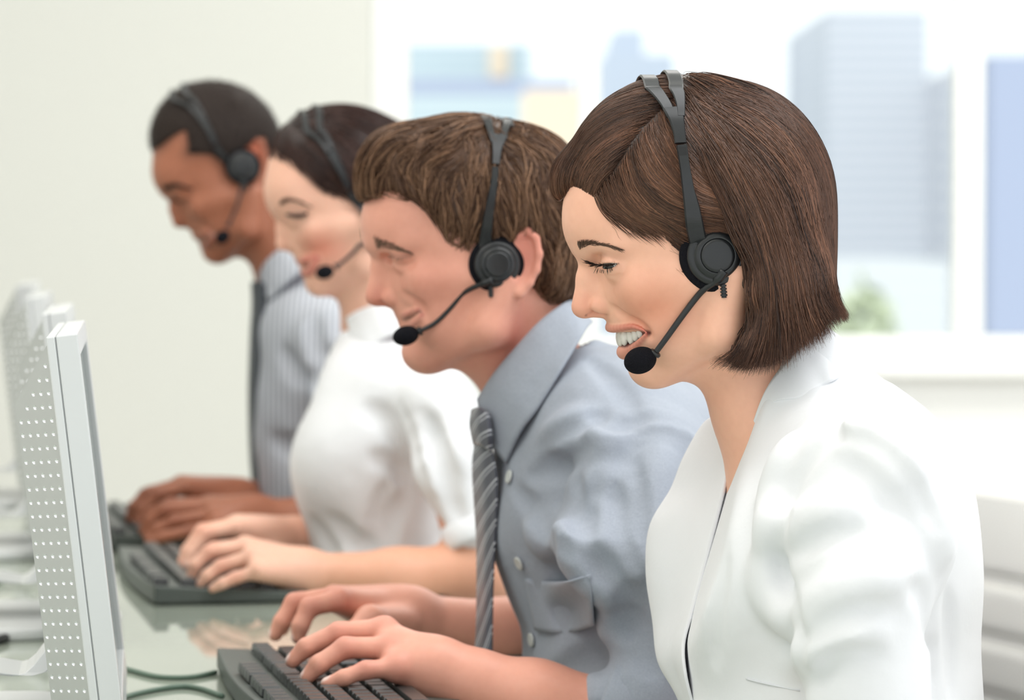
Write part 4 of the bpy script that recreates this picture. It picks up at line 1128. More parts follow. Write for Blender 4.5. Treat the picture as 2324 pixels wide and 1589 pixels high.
    Pth = np.concatenate(allP); Rr = np.concatenate(allR); rn = np.concatenate(rnd); back = np.concatenate(allP[:5]); mir = back[::3] - 2 * ((back[::3] - f.o) @ f.L)[..., None] * f.L
    Pth = np.concatenate([Pth, mir]); Rr = np.concatenate([Rr, r.uniform(.0004, .0006, len(mir))]); rn = np.concatenate([rn, r.random(len(mir))])
    V2, F2 = strand_mesh(Pth, Rr); seg = Pth.shape[1] * 3
    me = core.data; bpy.data.objects.remove(core); bpy.data.meshes.remove(me)
    mesh_obj('hair', np.vstack([V, V2]), np.vstack([F, F2 + len(V)]), M['hair_bob'], root=root, parent=o, attrs={'rnd': np.concatenate([np.full(len(V), .08), np.repeat(rn, seg)])})
    P['hair'] = hs
# ---------------------------------------------------------------- headsets
M['hs_plastic'] = mat('headset_plastic', srgb(33, 35, 37), .34, spec=.5, bump=.05, bscale=1500)
M['hs_dark'] = mat('headset_dark_gap', srgb(14, 14, 15), .5)
M['foam'] = mat('black_foam', srgb(22, 22, 27), .95, bump=.9, bscale=900, bdist=.0012, spec=.15)
class Hull:
    """union of several shapes, used to lay things on head and hair"""
    def __init__(s, *sh): s.sh = sh
    def __call__(s, P): return np.min(np.stack([q(P) for q in s.sh]), 0)
    grad = Shape.grad; cast = Shape.cast
def drop(h, X, d=(0, 0, -1), n=80):
    """first surface point going from X along d"""
    X = np.array(X, float); d = np.array(d, float)
    for _ in range(n):
        q = float(h(X[None].astype(f32))[0])
        if q < .0004: break
        X = X + d * min(.05, q * .8)
    return X
def sweep(mb, P, W, th, wdir, nrm=None, n=40):
    """flat strip with rectangular rounded section along P"""
    P = np.asarray(P, float); W = np.broadcast_to(np.asarray(W, float), (len(P),)); Pn = crom(P, n); Wn = np.interp(np.linspace(0, len(P) - 1, n), np.arange(len(P)), W)
    T = np.gradient(Pn, axis=0); T /= np.linalg.norm(T, axis=1)[:, None]; V = []
    prof = [(-.5, .1), (-.42, .5), (.42, .5), (.5, .1), (.5, -.1), (.42, -.5), (-.42, -.5), (-.5, -.1)]
    for p, t, w in zip(Pn, T, Wn):
        e = wdir - t * (wdir @ t); e /= np.linalg.norm(e); q = np.cross(t, e)
        V += [p + e * a * w + q * b * th for a, b in prof]
    m = 8; F = [(i * m + k, i * m + (k + 1) % m, (i + 1) * m + (k + 1) % m, (i + 1) * m + k) for i in range(n - 1) for k in range(m)]
    F += [tuple(range(m))[::-1], tuple((n - 1) * m + k for k in range(m))]
    return mb.add(V, F)
def headset(P, label, k, cup, merge, front, back, top, arm, boom, mic, stub, slider=None, cupw=None, micr=(37, 30, 28), microt=-18, boomw=(-1.0, -150), cup_out=0, simple=False):
    """all numbers are photo pixels of the wearer; k scales the cup against the nearest headset"""
    f = P['f']; s = f.s; h = Hull(P['sh'], P['hair']) if 'hair' in P else P['sh']; a = -f.L; px = s * k
    c0, _ = P['sh'].cast([cup[0]], [cup[1]]); c0 = c0[0] if cupw is None else f.own(cup[0], cup[1], cupw)
    base = c0 - a * 7 * px + a * cup_out * px
    def surf(uv, off=.0025):
        X, ok = h.cast(np.array(uv, float)[:, 0], np.array(uv, float)[:, 1], off=.0015); return X + h.grad(X.astype(f32)) * off
    root = base.copy(); e = empty('headset', root, label, 'headset', 'call-centre headsets')
    mir = lambda Q: Q - 2 * ((Q - f.o) @ f.L)[:, None] * f.L
    over = []
    for key, br in (('front', front), ('back', back)):
        _, okb = h.cast(np.array(br, float)[:, 0], np.array(br, float)[:, 1], off=.0015); br = [b_ for b_, k_ in zip(br, okb) if k_]
        near = surf([(u, v) for u, v, w in br]); ws = [w for u, v, w in br]; ut, vt = top[key]; tp = []
        for w in (-105, -60, 0, 60, 105):
            q = f.own(ut, vt, w * k); tp.append(drop(h, q + np.array([0, 0, .07])) + np.array([0, 0, .0028]))
        over.append((np.vstack([near, tp, mir(near[::-1])]), [x * s for x in ws + [ws[-1]] * 5 + ws[::-1]]))
    mb = MB()
    for Q, W in over: sweep(mb, Q, W, .0022, f.B, n=90)
    mq = surf([(u, v) for u, v, w in merge], .0028); mw = [w * s for u, v, w in merge]
    sweep(mb, mq, mw, .0026, f.B, n=24); sweep(mb, mir(mq), mw, .0026, f.B, n=24)
    mb.build('headband', M['hs_plastic'], root, e, smooth=False)
    aq = surf([(u, v) for u, v, w in arm[:-1]], .0042); last = base + a * 20 * px; last = f.at(arm[-1][0], arm[-1][1], (base + a * 19 * px - f.o) @ f.L)
    aq = np.vstack([aq, last]); aw = [w * s for u, v, w in arm]
    am = MB(); sweep(am, aq, aw, .0042, f.B, n=40); am.build('arm', M['hs_plastic'], root, e)
    am = MB(); sweep(am, mir(aq), aw, .0042, f.B, n=40); am.build('arm', M['hs_plastic'], root, e)
    if slider:
        sq = surf([(u, v) for u, v, w in slider], .0046); sm = MB(); sweep(sm, sq, [w * s for u, v, w in slider], .0032, f.B, n=10); sm.build('slider', M['hs_dark'], root, e)
    for side in (0, 1):
        b, ax = (base, a) if side == 0 else (mir(base[None])[0], -a)
        lt = lambda prof: [(x * .82 * px, max(.05, y) * px) for x, y in prof]
        cup_o = MB().lathe(lt([(20, 1), (21, 60), (24, 66), (30, 67), (36, 63), (38, 57), (38.5, 54), (37, 52.5), (42, 51), (47, 46), (49, 41), (49.5, 38.6), (47.5, 38.2), (47.5, 1)]), b, ax, 56).build('ear_cup', M['hs_plastic'], root, e, smooth=True)
        MB().lathe(lt([(47, 1), (47.2, 37.2), (50.0, 36.6), (51.2, 30), (52, 15), (52.2, 1)]), b, ax, 48).build('cap', M['hs_plastic'], root, cup_o, smooth=True)
        MB().lathe(lt([(0, 1), (0, 72), (4, 79), (11, 82), (18, 80), (24, 74), (25, 60), (25, 1)]), b, ax, 56).build('cushion', M['foam'], root, e, smooth=True)
        if cup_o.data.polygons: pass
    bp = [];
    n = len(boom)
    for i, (u, v) in enumerate(boom):
        t = i / (n - 1); wn = (base + a * 38 * px - f.o) @ f.L; wm = boomw[1] * s * k
        bp.append(f.at(u, v, wn * (1 - t) + wm * t))
    bp = crom(bp, 40); r0 = np.interp(np.linspace(0, 1, 40), [0, .12, .16, 1], [11, 12, 7.6, 6.6]) * px
    MB().tube(bp, r0, 12).build('microphone_boom', M['hs_plastic'], root, e, smooth=True)
    mc = f.at(mic[0], mic[1], boomw[1] * s * k)
    ax = f.axes(microt); V = []; nt, npj = 36, 22
    mm = MB(); R_ = [micr[0] * s, micr[1] * s, micr[2] * s]
    for i in range(npj + 1):
        ph = math.pi * i / npj
        for j in range(nt):
            t = 2 * math.pi * j / nt; V.append(mc + ax[0] * R_[0] * math.cos(ph) + ax[1] * R_[1] * math.sin(ph) * math.cos(t) + ax[2] * R_[2] * math.sin(ph) * math.sin(t))
    F = [(i * nt + j, i * nt + (j + 1) % nt, (i + 1) * nt + (j + 1) % nt, (i + 1) * nt + j) for i in range(npj) for j in range(nt)]
    mm.add(V, F).build('microphone_foam', M['foam'], root, e, smooth=True)
    dirn = bp[-1] - bp[-5]; dirn /= np.linalg.norm(dirn)
    MB().lathe([(x * px, y * px) for x, y in [(-4, 7), (-2, 13), (3, 14), (6, 12), (7, 8.2), (1, 7.5)]], bp[-1] - dirn * 6 * px, -dirn, 20).build('collar', M['hs_plastic'], root, e, smooth=True)
    sb = f.at(stub[0], stub[1] - 6 * k, (base + a * 22 * px - f.o) @ f.L); prof = []
    for i in range(4): prof += [(i * 7, 5.5), (i * 7 + .5, 8), (i * 7 + 4, 8), (i * 7 + 4.5, 5.5)]
    MB().lathe([(-6 * px, 5 * px)] + [(x * px, y * px) for x, y in prof] + [(29 * px, 6 * px), (30 * px, .1 * px)], sb, np.array([0, 0, -1.0]) + f.B * .05, 20).build('cable_grommet', M['hs_plastic'], root, e, smooth=False)
    return e
hair_near(P1)
headset(P1, 'black headset on the woman with the brown bob, microphone at her smile', 1.0, (1624, 580),
        merge=[(1545, 328, 27), (1542, 305, 27), (1536, 276, 34), (1529, 250, 50)],
        front=[(1524, 268, 22), (1513, 243, 25), (1497, 220, 30), (1484, 206, 36)], back=[(1546, 268, 17), (1545, 243, 20), (1541, 220, 28), (1535, 206, 33)],
        top={'front': (1468, 190), 'back': (1520, 186)}, arm=[(1547, 334, 24), (1555, 385, 23), (1562, 430, 27), (1570, 470, 35), (1577, 510, 40), (1586, 556, 40)],
        slider=[(1548, 336, 20), (1550, 357, 20)], boom=[(1644, 614), (1622, 640), (1600, 655), (1580, 676), (1545, 722), (1512, 768), (1482, 808)], mic=(1453, 818), stub=(1642, 652))
# ---------------------------------------------------------------- white jacket of the nearest woman
M['jacket'] = NT('white_linen')
t_ = M['jacket']; pset(t_.b, col=srgb(236, 237, 240), rough=.75, spec=.25, sheen=.15)
n_ = t_.noise(26, 4); n2_ = t_.noise(1500, 2, stretch=(1, 1, 3)); b_ = t_.bump(n_.outputs[0], .25, .006); t_.bump(n2_.outputs[0], .12, .0004, b_.outputs[0]); M['jacket'] = t_.m
def jacket_near(P):
    f, root, o = P['f'], P['root'], P['o']; d0 = 2.5
    q = lambda u, v, dw=0: pt(u, v, d0 + dw)
    R = lambda px, dw=0: px * (d0 + dw) / FPX
    js = Shape(); ax0 = np.eye(3)
    def el(u, v, dw, ru, rv, rw, rot=0, k=.03):
        a = math.radians(rot); A = [RT * math.cos(a) - UP * math.sin(a), -RT * math.sin(a) - UP * math.cos(a), np.array([0, 1.0, 0])]
        js.u(Ell(q(u, v, dw), (R(ru, dw), R(rv, dw), rw), A), k)
    # trunk
    el(1900, 1260, 0, 318, 330, .165, 20, .0)
    el(1890, 1620, .0, 335, 420, .158, 0, .05)
    el(1950, 1080, 0, 215, 190, .175, 30, .04)
    el(1690, 1330, -.055, 120, 170, .075, 10, .04)      # near bust
    el(1660, 1320, .075, 130, 180, .075, 10, .04)       # far bust
    js.u(Cone(q(1806, 905, 0), q(1885, 1060, 0), R(160), R(205)), .03)
    # collar rising round the neck
    js.u(Cone(q(1795, 850, 0), q(1850, 985, 0), R(128), R(170)), .02)
    # shoulders and upper arms
    for sd in (-1, 1):
        js.u(Cone(q(1935, 1040, .06 * sd), q(1955, 1090, .145 * sd), R(95), R(128, .1 * sd)), .035)
    js.chain([q(1950, 1100, -.155), q(1955, 1300, -.185), q(1975, 1740, -.2)], [R(142, -.16), R(148, -.18), R(140, -.2)], .02)
    js.chain([q(1950, 1100, .155), q(1880, 1400, .195), q(1780, 1640, .2)], [R(125, .16), R(125, .18), R(110, .2)], .02)
    # sleeve-head pucker and pulled folds
    js.chain([q(2060, 1150, -.17), q(2095, 1240, -.165), q(2085, 1320, -.16)], [R(30), R(44), R(26)], .03)
    for uv, r in (([(1760, 1235), (1790, 1200), (1860, 1165), (1940, 1140)], .010), ([(1795, 1400), (1880, 1370), (1960, 1330), (2040, 1310)], .010), ([(1815, 1500), (1880, 1450), (1980, 1430)], .009), ([(2010, 1060), (2090, 1150), (2135, 1250)], .010),
                  ([(1745, 1270), (1760, 1340), (1790, 1420)], .009), ([(1930, 985), (2000, 1010), (2070, 1080)], .010), ([(1800, 1010), (1770, 1100), (1740, 1220)], .010)): fold(js, uv, r * .45, .024, True)
    for uv, r in (([(1758, 1255), (1785, 1330), (1800, 1430), (1822, 1580)], .006), ([(2070, 1330), (2105, 1365), (2110, 1450), (2122, 1588)], .008), ([(1800, 1260), (1870, 1220), (1960, 1210)], .006), ([(1820, 1450), (1900, 1410), (2010, 1370)], .006),
                  ([(1840, 1560), (1900, 1500), (1990, 1480)], .005), ([(1880, 880), (1890, 930), (1893, 985)], .0025), ([(1893, 985), (1860, 1010), (1820, 1060), (1790, 1130), (1765, 1230)], .0035), ([(1893, 985), (1990, 1010), (2070, 1090), (2130, 1200)], .0035), ([(2000, 950), (2080, 1010), (2140, 1120)], .005),
                  ([(2150, 1350), (2160, 1450), (2165, 1588)], .005), ([(1640, 1250), (1620, 1380), (1620, 1500)], .006)): fold(js, uv, r * .8, .010)
    # open front: wedge cut from the neck down between the two lapels
    near = [(1772, 800), (1760, 841), (1728, 895), (1696, 980), (1675, 1039), (1654, 1108), (1611, 1258), (1579, 1360), (1555, 1450), (1552, 1520), (1563, 1600), (1570, 1700)]
    poly = [(1000, 700)] + near + [(1000, 1700)]
    Q = [((q(u, v) - q(1700, 1200)) @ RT, (q(u, v) - q(1700, 1200)) @ UP) for u, v in poly]
    js.sub(Prism(Q, q(1700, 1200), RT, UP, FW, -.6, .6), .004)
    wn = wave_noise(4, 38, 9); js.warp = lambda X: wn(X) * .0008
    off_desk(js)
    xs = axis(q(1500, 0)[0], q(2260, 0)[0], .0032); ys = axis(d0 - .32, d0 + .34, .0034); zs = axis(.64, q(0, 720)[2], .0032)
    V, F = js.mesh(xs, ys, zs); V = relax(V, F, 3)
    j = mesh_obj('jacket', V, F, M['jacket'], root=root, parent=o)
    # far lapel: a cloth sheet curving forward beyond the near edge
    W = lambda u, v, dw: q(u, v, dw)
    rows = [[W(1662, 936, .045), W(1655, 940, .06), W(1640, 940, .085), W(1660, 950, .12)],
            [W(1664, 985, .03), W(1640, 975, .06), W(1598, 962, .10), W(1640, 985, .17)],
            [W(1657, 1040, .02), W(1620, 1040, .055), W(1552, 1040, .105), W(1620, 1060, .19)],
            [W(1644, 1110, .01), W(1600, 1110, .05), W(1524, 1110, .105), W(1600, 1130, .19)],
            [W(1622, 1200, .0), W(1565, 1190, .045), W(1476, 1195, .10), W(1560, 1215, .19)],
            [W(1596, 1300, -.01), W(1545, 1300, .035), W(1468, 1300, .095), W(1560, 1310, .18)],
            [W(1571, 1390, -.02), W(1535, 1400, .025), W(1484, 1410, .085), W(1570, 1420, .17)],
            [W(1552, 1461, -.03), W(1527, 1480, .015), W(1496, 1500, .07), W(1580, 1510, .16)],
            [W(1556, 1530, -.04), W(1548, 1550, .005), W(1534, 1570, .05), W(1600, 1580, .15)],
            [W(1575, 1610, -.04), W(1572, 1630, .0), W(1570, 1650, .05), W(1620, 1660, .15)]]
    sheet('lapel', rows, M['jacket'], 26, 60, .0022, root, j)
    top = [(1694, 985, -.070), (1727, 897, -.066), (1761, 841, -.060), (1800, 797, -.050), (1845, 766, -.028), (1876, 757, 0), (1850, 770, .045), (1790, 830, .062), (1730, 900, .06)]
    bot = [(1722, 1000, -.108), (1775, 935, -.108), (1820, 905, -.104), (1866, 878, -.088), (1905, 858, -.05), (1926, 850, 0), (1905, 860, .06), (1850, 900, .085), (1780, 940, .09)]
    bot = [js.cast([u], [v])[0][0] + np.array([0, .003, 0]) for u, v, w in bot[:5]] + [q(*b_) for b_ in bot[5:]]; top = [js.cast([u + 7], [v])[0][0] + np.array([0, -.0012, 0]) for u, v, w in top[:4]] + [q(*a_) for a_ in top[4:]]; bot[0] = top[0] + np.array([.004, -.001, 0]); bot[1] = bot[1] * .5 + top[1] * .5
    rows = [top, [a_ * .5 + b_ * .5 + np.array([0, -.0005 if i < 5 else .002, .000]) for i, (a_, b_) in enumerate(zip(top, bot))], bot]
    sheet('collar', rows, M['jacket'], 60, 12, .0024, root, j)
    nr = [[q(u, v, dw) for u, v, dw in r] for r in (
        [(1764, 838, -.045), (1782, 840, -.062), (1805, 850, -.070)], [(1731, 895, -.058), (1752, 905, -.082), (1778, 925, -.098)], [(1699, 980, -.072), (1722, 1000, -.106), (1752, 1020, -.126)],
        [(1678, 1039, -.082), (1700, 1070, -.122), (1730, 1090, -.142)])]
    # dart seam at the bust
    sm = on = js.cast(*np.array([(1694, 1541), (1720, 1548), (1760, 1557), (1815, 1568)], float).T)[0]
    MB().tube(crom(sm, 12), .0007, 6).build('dart_seam', M['seam_white'], root, j, smooth=True)
    P['jacket'] = js; P['jacket_o'] = j
    return j
M['seam_white'] = mat('seam_thread', srgb(222, 224, 228), .8)
jacket_near(P1)
# ---------------------------------------------------------------- man in the grey shirt and striped tie
M['hair_man'] = hair_mat('light_brown_hair', (.065, .030, .017), (.36, .20, .115), .4, .3)
M['shirt_grey'] = NT('grey_blue_chambray'); t_ = M['shirt_grey']; pset(t_.b, col=srgb(158, 168, 182), rough=.7, spec=.25, sheen=.1)
n_ = t_.noise(900, 3, stretch=(1, 1, 2.5)); r_ = t_.ramp(n_.outputs[0], [(.3, srgb(146, 153, 166)), (.7, srgb(170, 177, 188))]); t_.link(r_.outputs[0], t_.b.inputs['Base Color'])
n2_ = t_.noise(24, 4); t_.bump(n2_.outputs[0], .35, .008); M['shirt_grey'] = t_.m
M['button'] = mat('pearl_button', srgb(205, 208, 205), .3)
def tie_mat(n=11.0):
    t = NT('striped_silk_tie'); uv = t.add('ShaderNodeUVMap'); uv.uv_map = 'uv'; sp = t.add('ShaderNodeSeparateXYZ'); t.link(uv.outputs[0], sp.inputs[0])
    a = t.add('ShaderNodeMath'); a.operation = 'MULTIPLY'; a.inputs[1].default_value = 1.7; t.link(sp.outputs['X'], a.inputs[0])
    b = t.add('ShaderNodeMath'); b.operation = 'MULTIPLY'; b.inputs[1].default_value = n; t.link(sp.outputs['Y'], b.inputs[0])
    c = t.add('ShaderNodeMath'); c.operation = 'ADD'; t.link(a.outputs[0], c.inputs[0]); t.link(b.outputs[0], c.inputs[1])
    d = t.add('ShaderNodeMath'); d.operation = 'FRACT'; t.link(c.outputs[0], d.inputs[0])
    dk, lt = srgb(74, 76, 88), srgb(200, 203, 210)
    r = t.ramp(d.outputs[0], [(0, dk), (.52, dk), (.55, lt), (.62, lt), (.65, dk), (.80, dk), (.82, lt), (.86, lt), (.88, dk)])
    t.link(r.outputs[0], t.b.inputs['Base Color']); pset(t.b, rough=.35, sheen=.2); return t.m
M['tie'] = tie_mat(); M['tie_knot'] = tie_mat(2.2)
def man_mid():
    d0 = 2.95; f = Fig(d0, 1100, 560, 7, (846, 574), (950, 842)); s = f.s
    sh = Shape(); head(f, sh, male=True, jaw=1.12, cheek=.95, skull=(1076, 462, 0, 232, 176, 176, 6))
    # own profile: forehead, brow, chin
    sh.u(f.elo(935, 520, 0, 108, 100, 128, 10), 25 * s); sh.u(f.coo((856, 550, 20), (912, 550, 98), 27, 25), 14 * s); sh.u(f.coo((856, 550, -20), (912, 550, -98), 27, 25), 14 * s)
    sh.u(f.elo(962, 806, 0, 46, 38, 54, 10), 20 * s)
    nose(f, sh, [(868, 574, 21), (864, 606, 21)], (853, 671), 24.5, (891, 675), wings=27, wr=(26, 20, 16), under=(884, 690), k=.9)
    mline = np.vstack([[f.own(908, 724, 0)], on_face(sh, [(918, 724), (936, 715), (953, 706)])])
    uline = np.vstack([[f.own(906, 713, 0), f.own(910, 713, -18)], on_face(sh, [(922, 714), (938, 706), (955, 701)])])
    lline = np.vstack([[f.own(925, 741, 0), f.own(929, 740, -18)], on_face(sh, [(938, 735), (950, 722), (958, 709)])])
    lipU, lipL, cav = Shape(), Shape(), Shape()
    for P in both(f, crom(mline, 9)): sh.groove(P, [x * s for x in (2.6, 2.6, 2.6, 2.6, 2.6, 2.4, 2.2, 1.8, 1.2)], .001); cav.chain(P + f.B * 2 * s, 2.8 * s, .001)
    for ln, lp, R in ((uline, lipU, [6, 6, 5, 3.5, 1.5]), (lline + f.B * 3 * s, lipL, [9, 9, 7, 4.5, 1.5])):
        for P in both(f, crom(ln, 11)):
            q_ = np.interp(np.linspace(0, 1, 11), np.linspace(0, 1, 5), R) * s; sh.chain(P, list(q_), .003); lp.chain(P, list(q_ + .0004), .001)
    fold = on_face(sh, [(916, 668), (938, 682), (958, 700), (966, 722)], 7)
    for P in both(f, fold): sh.groove(P, [x * s for x in (.8, 1.8, 2.4, 2.6, 2.4, 1.6, .8)], .007)
    lid = on_face(sh, [(884, 578), (898, 584), (915, 584), (934, 578)], 9); bag = on_face(sh, [(892, 600), (910, 605), (936, 596)], 7)
    for P in both(f, lid): sh.groove(P, [x * s for x in (.8, 1.5, 2, 2.2, 2.2, 2, 1.8, 1.3, .8)], .0015)
    for P in both(f, bag): sh.groove(P, .8 * s, .006)
    for w in (-1, 1): sh.sub(f.elo(874, 586, 60 * w, 15, 12, 24), 14 * s)
    lidS = Shape(); lidS.chain(list(lid), 2.6 * s, 0)  # lid line: lashes and shading put into the skin colour
    ear(f, sh, (1160, 592), 44, 70, 172, 6)
    sh.u(Cone(f.own(1165, 700), f.own(1222, 910), 128 * s, 118 * s), .025)
    # arms and hands
    D = pt
    sh.chain([D(1480, 1110, 2.81), D(1480, 1650, 2.75), D(1210, 1592, 2.74), D(1060, 1552, 2.745)], [.034, .032, .031, .025], .02)
    sh.u(Cone(D(1075, 1548, 2.745), D(985, 1520, 2.745), .0245, .022), .02)
    for a, ra in ((D(872, 1440, 2.765), .0125), (D(885, 1472, 2.745), .013), (D(898, 1512, 2.725), .0125)): sh.u(Cone(D(985, 1518, 2.745), a, .020, ra), .016)
    near = {'index': [(862, 1436, 2.785), (790, 1440, 2.79), (735, 1472, 2.79), (712, 1500, 2.79)], 'middle': [(872, 1430, 2.765), (768, 1436, 2.76), (695, 1470, 2.757), (664, 1500, 2.757)],
            'ring': [(886, 1472, 2.742), (784, 1470, 2.735), (724, 1508, 2.73), (697, 1537, 2.73)], 'little': [(898, 1516, 2.722), (830, 1521, 2.71), (780, 1539, 2.706), (742, 1552, 2.706)]}
    for n, J in near.items():
        k = {'little': .85, 'index': .97}.get(n, 1.0); sh.chain(pts(J), [.0098 * k, .0088 * k, .0078 * k, .0064 * k], .0035)
    for n in ('index', 'middle', 'ring', 'little'): sh.u(Cone(D(*near[n][0]), D(*near[n][0]), .0112), .006)
    sh.chain([D(960, 1520, 2.765), D(900, 1560, 2.80), (D(840, 1570, 2.82))], [.016, .0115, .0085], .008)
    # far hand
    sh.chain([D(1480, 1090, 3.08), D(1380, 1440, 3.12), D(1150, 1445, 3.09), D(930, 1410, 3.05)], [.036, .032, .032, .025], .02)
    for a in (D(770, 1362, 3.0), D(758, 1358, 3.03), D(765, 1360, 3.055), D(785, 1364, 3.08)): sh.u(Cone(D(925, 1405, 3.05), a, .0215, .0125), .018)
    far = [[(770, 1362, 2.995), (702, 1378, 2.985), (682, 1420, 2.98), (676, 1446, 2.98)], [(758, 1356, 3.02), (668, 1368, 3.015), (640, 1412, 3.01), (625, 1440, 3.01)],
           [(762, 1358, 3.05), (680, 1366, 3.05), (650, 1400, 3.05), (640, 1428, 3.05)], [(785, 1364, 3.075), (715, 1372, 3.08), (690, 1398, 3.08), (680, 1420, 3.08)]]
    for i, J in enumerate(far): sh.chain(pts(J), [.0098, .0088, .0078, .0066], .0035)
    sh.chain([D(910, 1415, 3.02), D(840, 1408, 2.98), D(800, 1440, 2.965), D(780, 1462, 2.96)], [.017, .0125, .0095, .008], .008)
    low = lower_body(sh, np.array([.20, 2.97, .60]), None, pt(1440, 1200, d0), .11)
    off_desk(sh, .002, .004)
    xs = axis(-.26, .5, .008, [(-.24, .085, .0019)]); ys = axis(2.62, 3.3, .008, [(2.66, 3.16, .0019)]); zs = axis(0, 1.26, .008, [(.695, .745, .003), (.735, 1.26, .0019)])
    V, F = sh.mesh(xs, ys, zs); V = relax(V, F, 1)
    base = np.array(srgb(234, 168, 146)); red = srgb(205, 118, 104)
    spots = [(f.elo(1150, 790, -120, 40, 100, 60), srgb(206, 110, 98), .03, .6), (f.elo(1165, 560, -190, 40, 70, 40), red, .02, .6), (f.elo(980, 640, -110, 60, 45, 50), srgb(222, 142, 122), .03, .5), (f.elo(858, 680, 0, 30, 25, 34), srgb(215, 130, 112), .015, .6),
             (lidS, srgb(96, 58, 48), .004, .75), (lipU, srgb(192, 112, 102), .002, .8), (lipL, srgb(196, 116, 106), .002, .8), (cav, srgb(70, 32, 30), .002, .9)]
    for J in list(near.values()) + far:
        a, b = D(*J[-2]), D(*J[-1]); e = (b - a) / np.linalg.norm(b - a); up = np.array([0, 0, 1.0]) - e * e[2]; up /= np.linalg.norm(up)
        spots += [(Ell(b + up * .0045 + e * .001, (.0062, .0046, .003), [e, np.cross(e, up), up]), srgb(250, 218, 208), .0012, 1), (Cone(D(*J[1]), D(*J[1]), .011), red, .01, .4), (Cone(D(*J[0]), D(*J[0]), .013), red, .012, .4)]
    root = np.array([.20, 2.97, 0]); o = mesh_obj('person', V, F, M['skin'], loc=root, tint=tinted(V, base, spots))
    tag(o, 'man with light brown hair in a grey shirt and striped tie, second from the camera', 'person', 'colleagues working in a row')
    dress_lower(o, root, low, M['trousers_dark'])
    P = {'f': f, 'sh': sh, 'o': o, 'root': root}
    brow_hair(P, [(850, 556), (866, 554), (893, 561), (928, 572)], 230, 9, 13, .42, M['brow_fair'])
    lash_hair(P, [(886, 580), (900, 586), (916, 586), (934, 580)], 26, 7, .5, M['brow_fair'], .5)
    # hair: short tousled
    hs = Shape(); E = f.elo
    hs.u(E(1078, 456, 0, 250, 186, 190, 6), 0); hs.u(E(1190, 480, 0, 134, 178, 186, 0), 30 * s); hs.u(E(914, 392, 0, 96, 98, 132, 12), 30 * s); hs.u(E(1235, 600, 0, 76, 100, 150, 0), 20 * s)
    hs.sub(f.prism([(700, 452), (812, 446), (835, 440), (880, 436), (930, 446), (962, 470), (985, 505), (1005, 548), (1030, 582), (1070, 590), (1078, 640), (1120, 655), (1205, 640), (1230, 700), (1290, 720), (1300, 800), (700, 900)], -300, 300), .008)
    hs.sub(f.elo(1162, 598, -190, 46, 76, 60), .006); hs.sub(f.elo(1162, 598, 190, 46, 76, 60), .006)
    c = f.own(1080, 500)[1]; core = hs.mesh(axis(f.own(790, 0)[0], f.own(1340, 0)[0], .0028), axis(c - .1, c + .1, .0028), axis(f.own(0, 720)[2], f.own(0, 240)[2], .0028)); core = (relax(core[0], core[1], 1), core[1])
    G = [(830, 380, -.6, .8), (900, 300, -.85, .4), (860, 330, -.75, .6), (980, 275, -.9, .2), (840, 430, -.3, 1), (900, 400, -.3, .95), (960, 420, .1, 1), (960, 340, -.5, .85), (1040, 330, -.2, 1), (1010, 480, .3, 1), (1050, 560, .2, 1), (1060, 420, .1, 1), (1090, 500, .15, 1),
         (1080, 275, -.5, .5), (1170, 300, .35, .9), (1180, 400, .25, 1), (1240, 340, .6, .8), (1240, 450, .3, 1), (1280, 450, .4, 1), (1230, 560, .2, 1), (1290, 580, .15, 1), (1240, 650, -.1, 1), (1150, 480, .2, 1)]
    gf = guide_field(f, G, 3); r = np.random.default_rng(8); R0 = core[0]
    W = (R0 - f.o) @ f.L; Y = R0 - CAMP; U = IMW / 2 + FPX * (Y @ RT) / (Y @ FW); VV = IMH / 2 - FPX * (Y @ UP) / (Y @ FW)
    sel = r.choice(np.nonzero(W < 60 * s)[0], 5200); wv = wave_noise(3, 90, 8); wv2 = wave_noise(6, 90, 8)
    fld = lambda X: gf(X) + f.B * (wv(X) * .38)[:, None] + f.Z * (wv2(X) * .3)[:, None]
    p1 = grow(hs, R0[sel], fld, r.uniform(.022, .05, len(sel)), 16, .0004 + .0050 * r.random(len(sel)) ** 1.5, .14, 3, lift=.0012, freq=1.2)
    sel = r.choice(np.nonzero(W >= 40 * s)[0], 1500); p2 = grow(hs, R0[sel], fld, r.uniform(.025, .05, len(sel)), 16, .0005 + .004 * r.random(len(sel)), .14, 4, lift=.001)
    paths = np.concatenate([p1, p2]); strands_obj(P, core, paths, r.uniform(.00030, .00055, len(paths)), r.random(len(paths)), M['hair_man'], .12)
    P['hair'] = hs
    return P
M['brow_fair'] = mat('fair_brow_hair', (.20, .115, .075), .5)
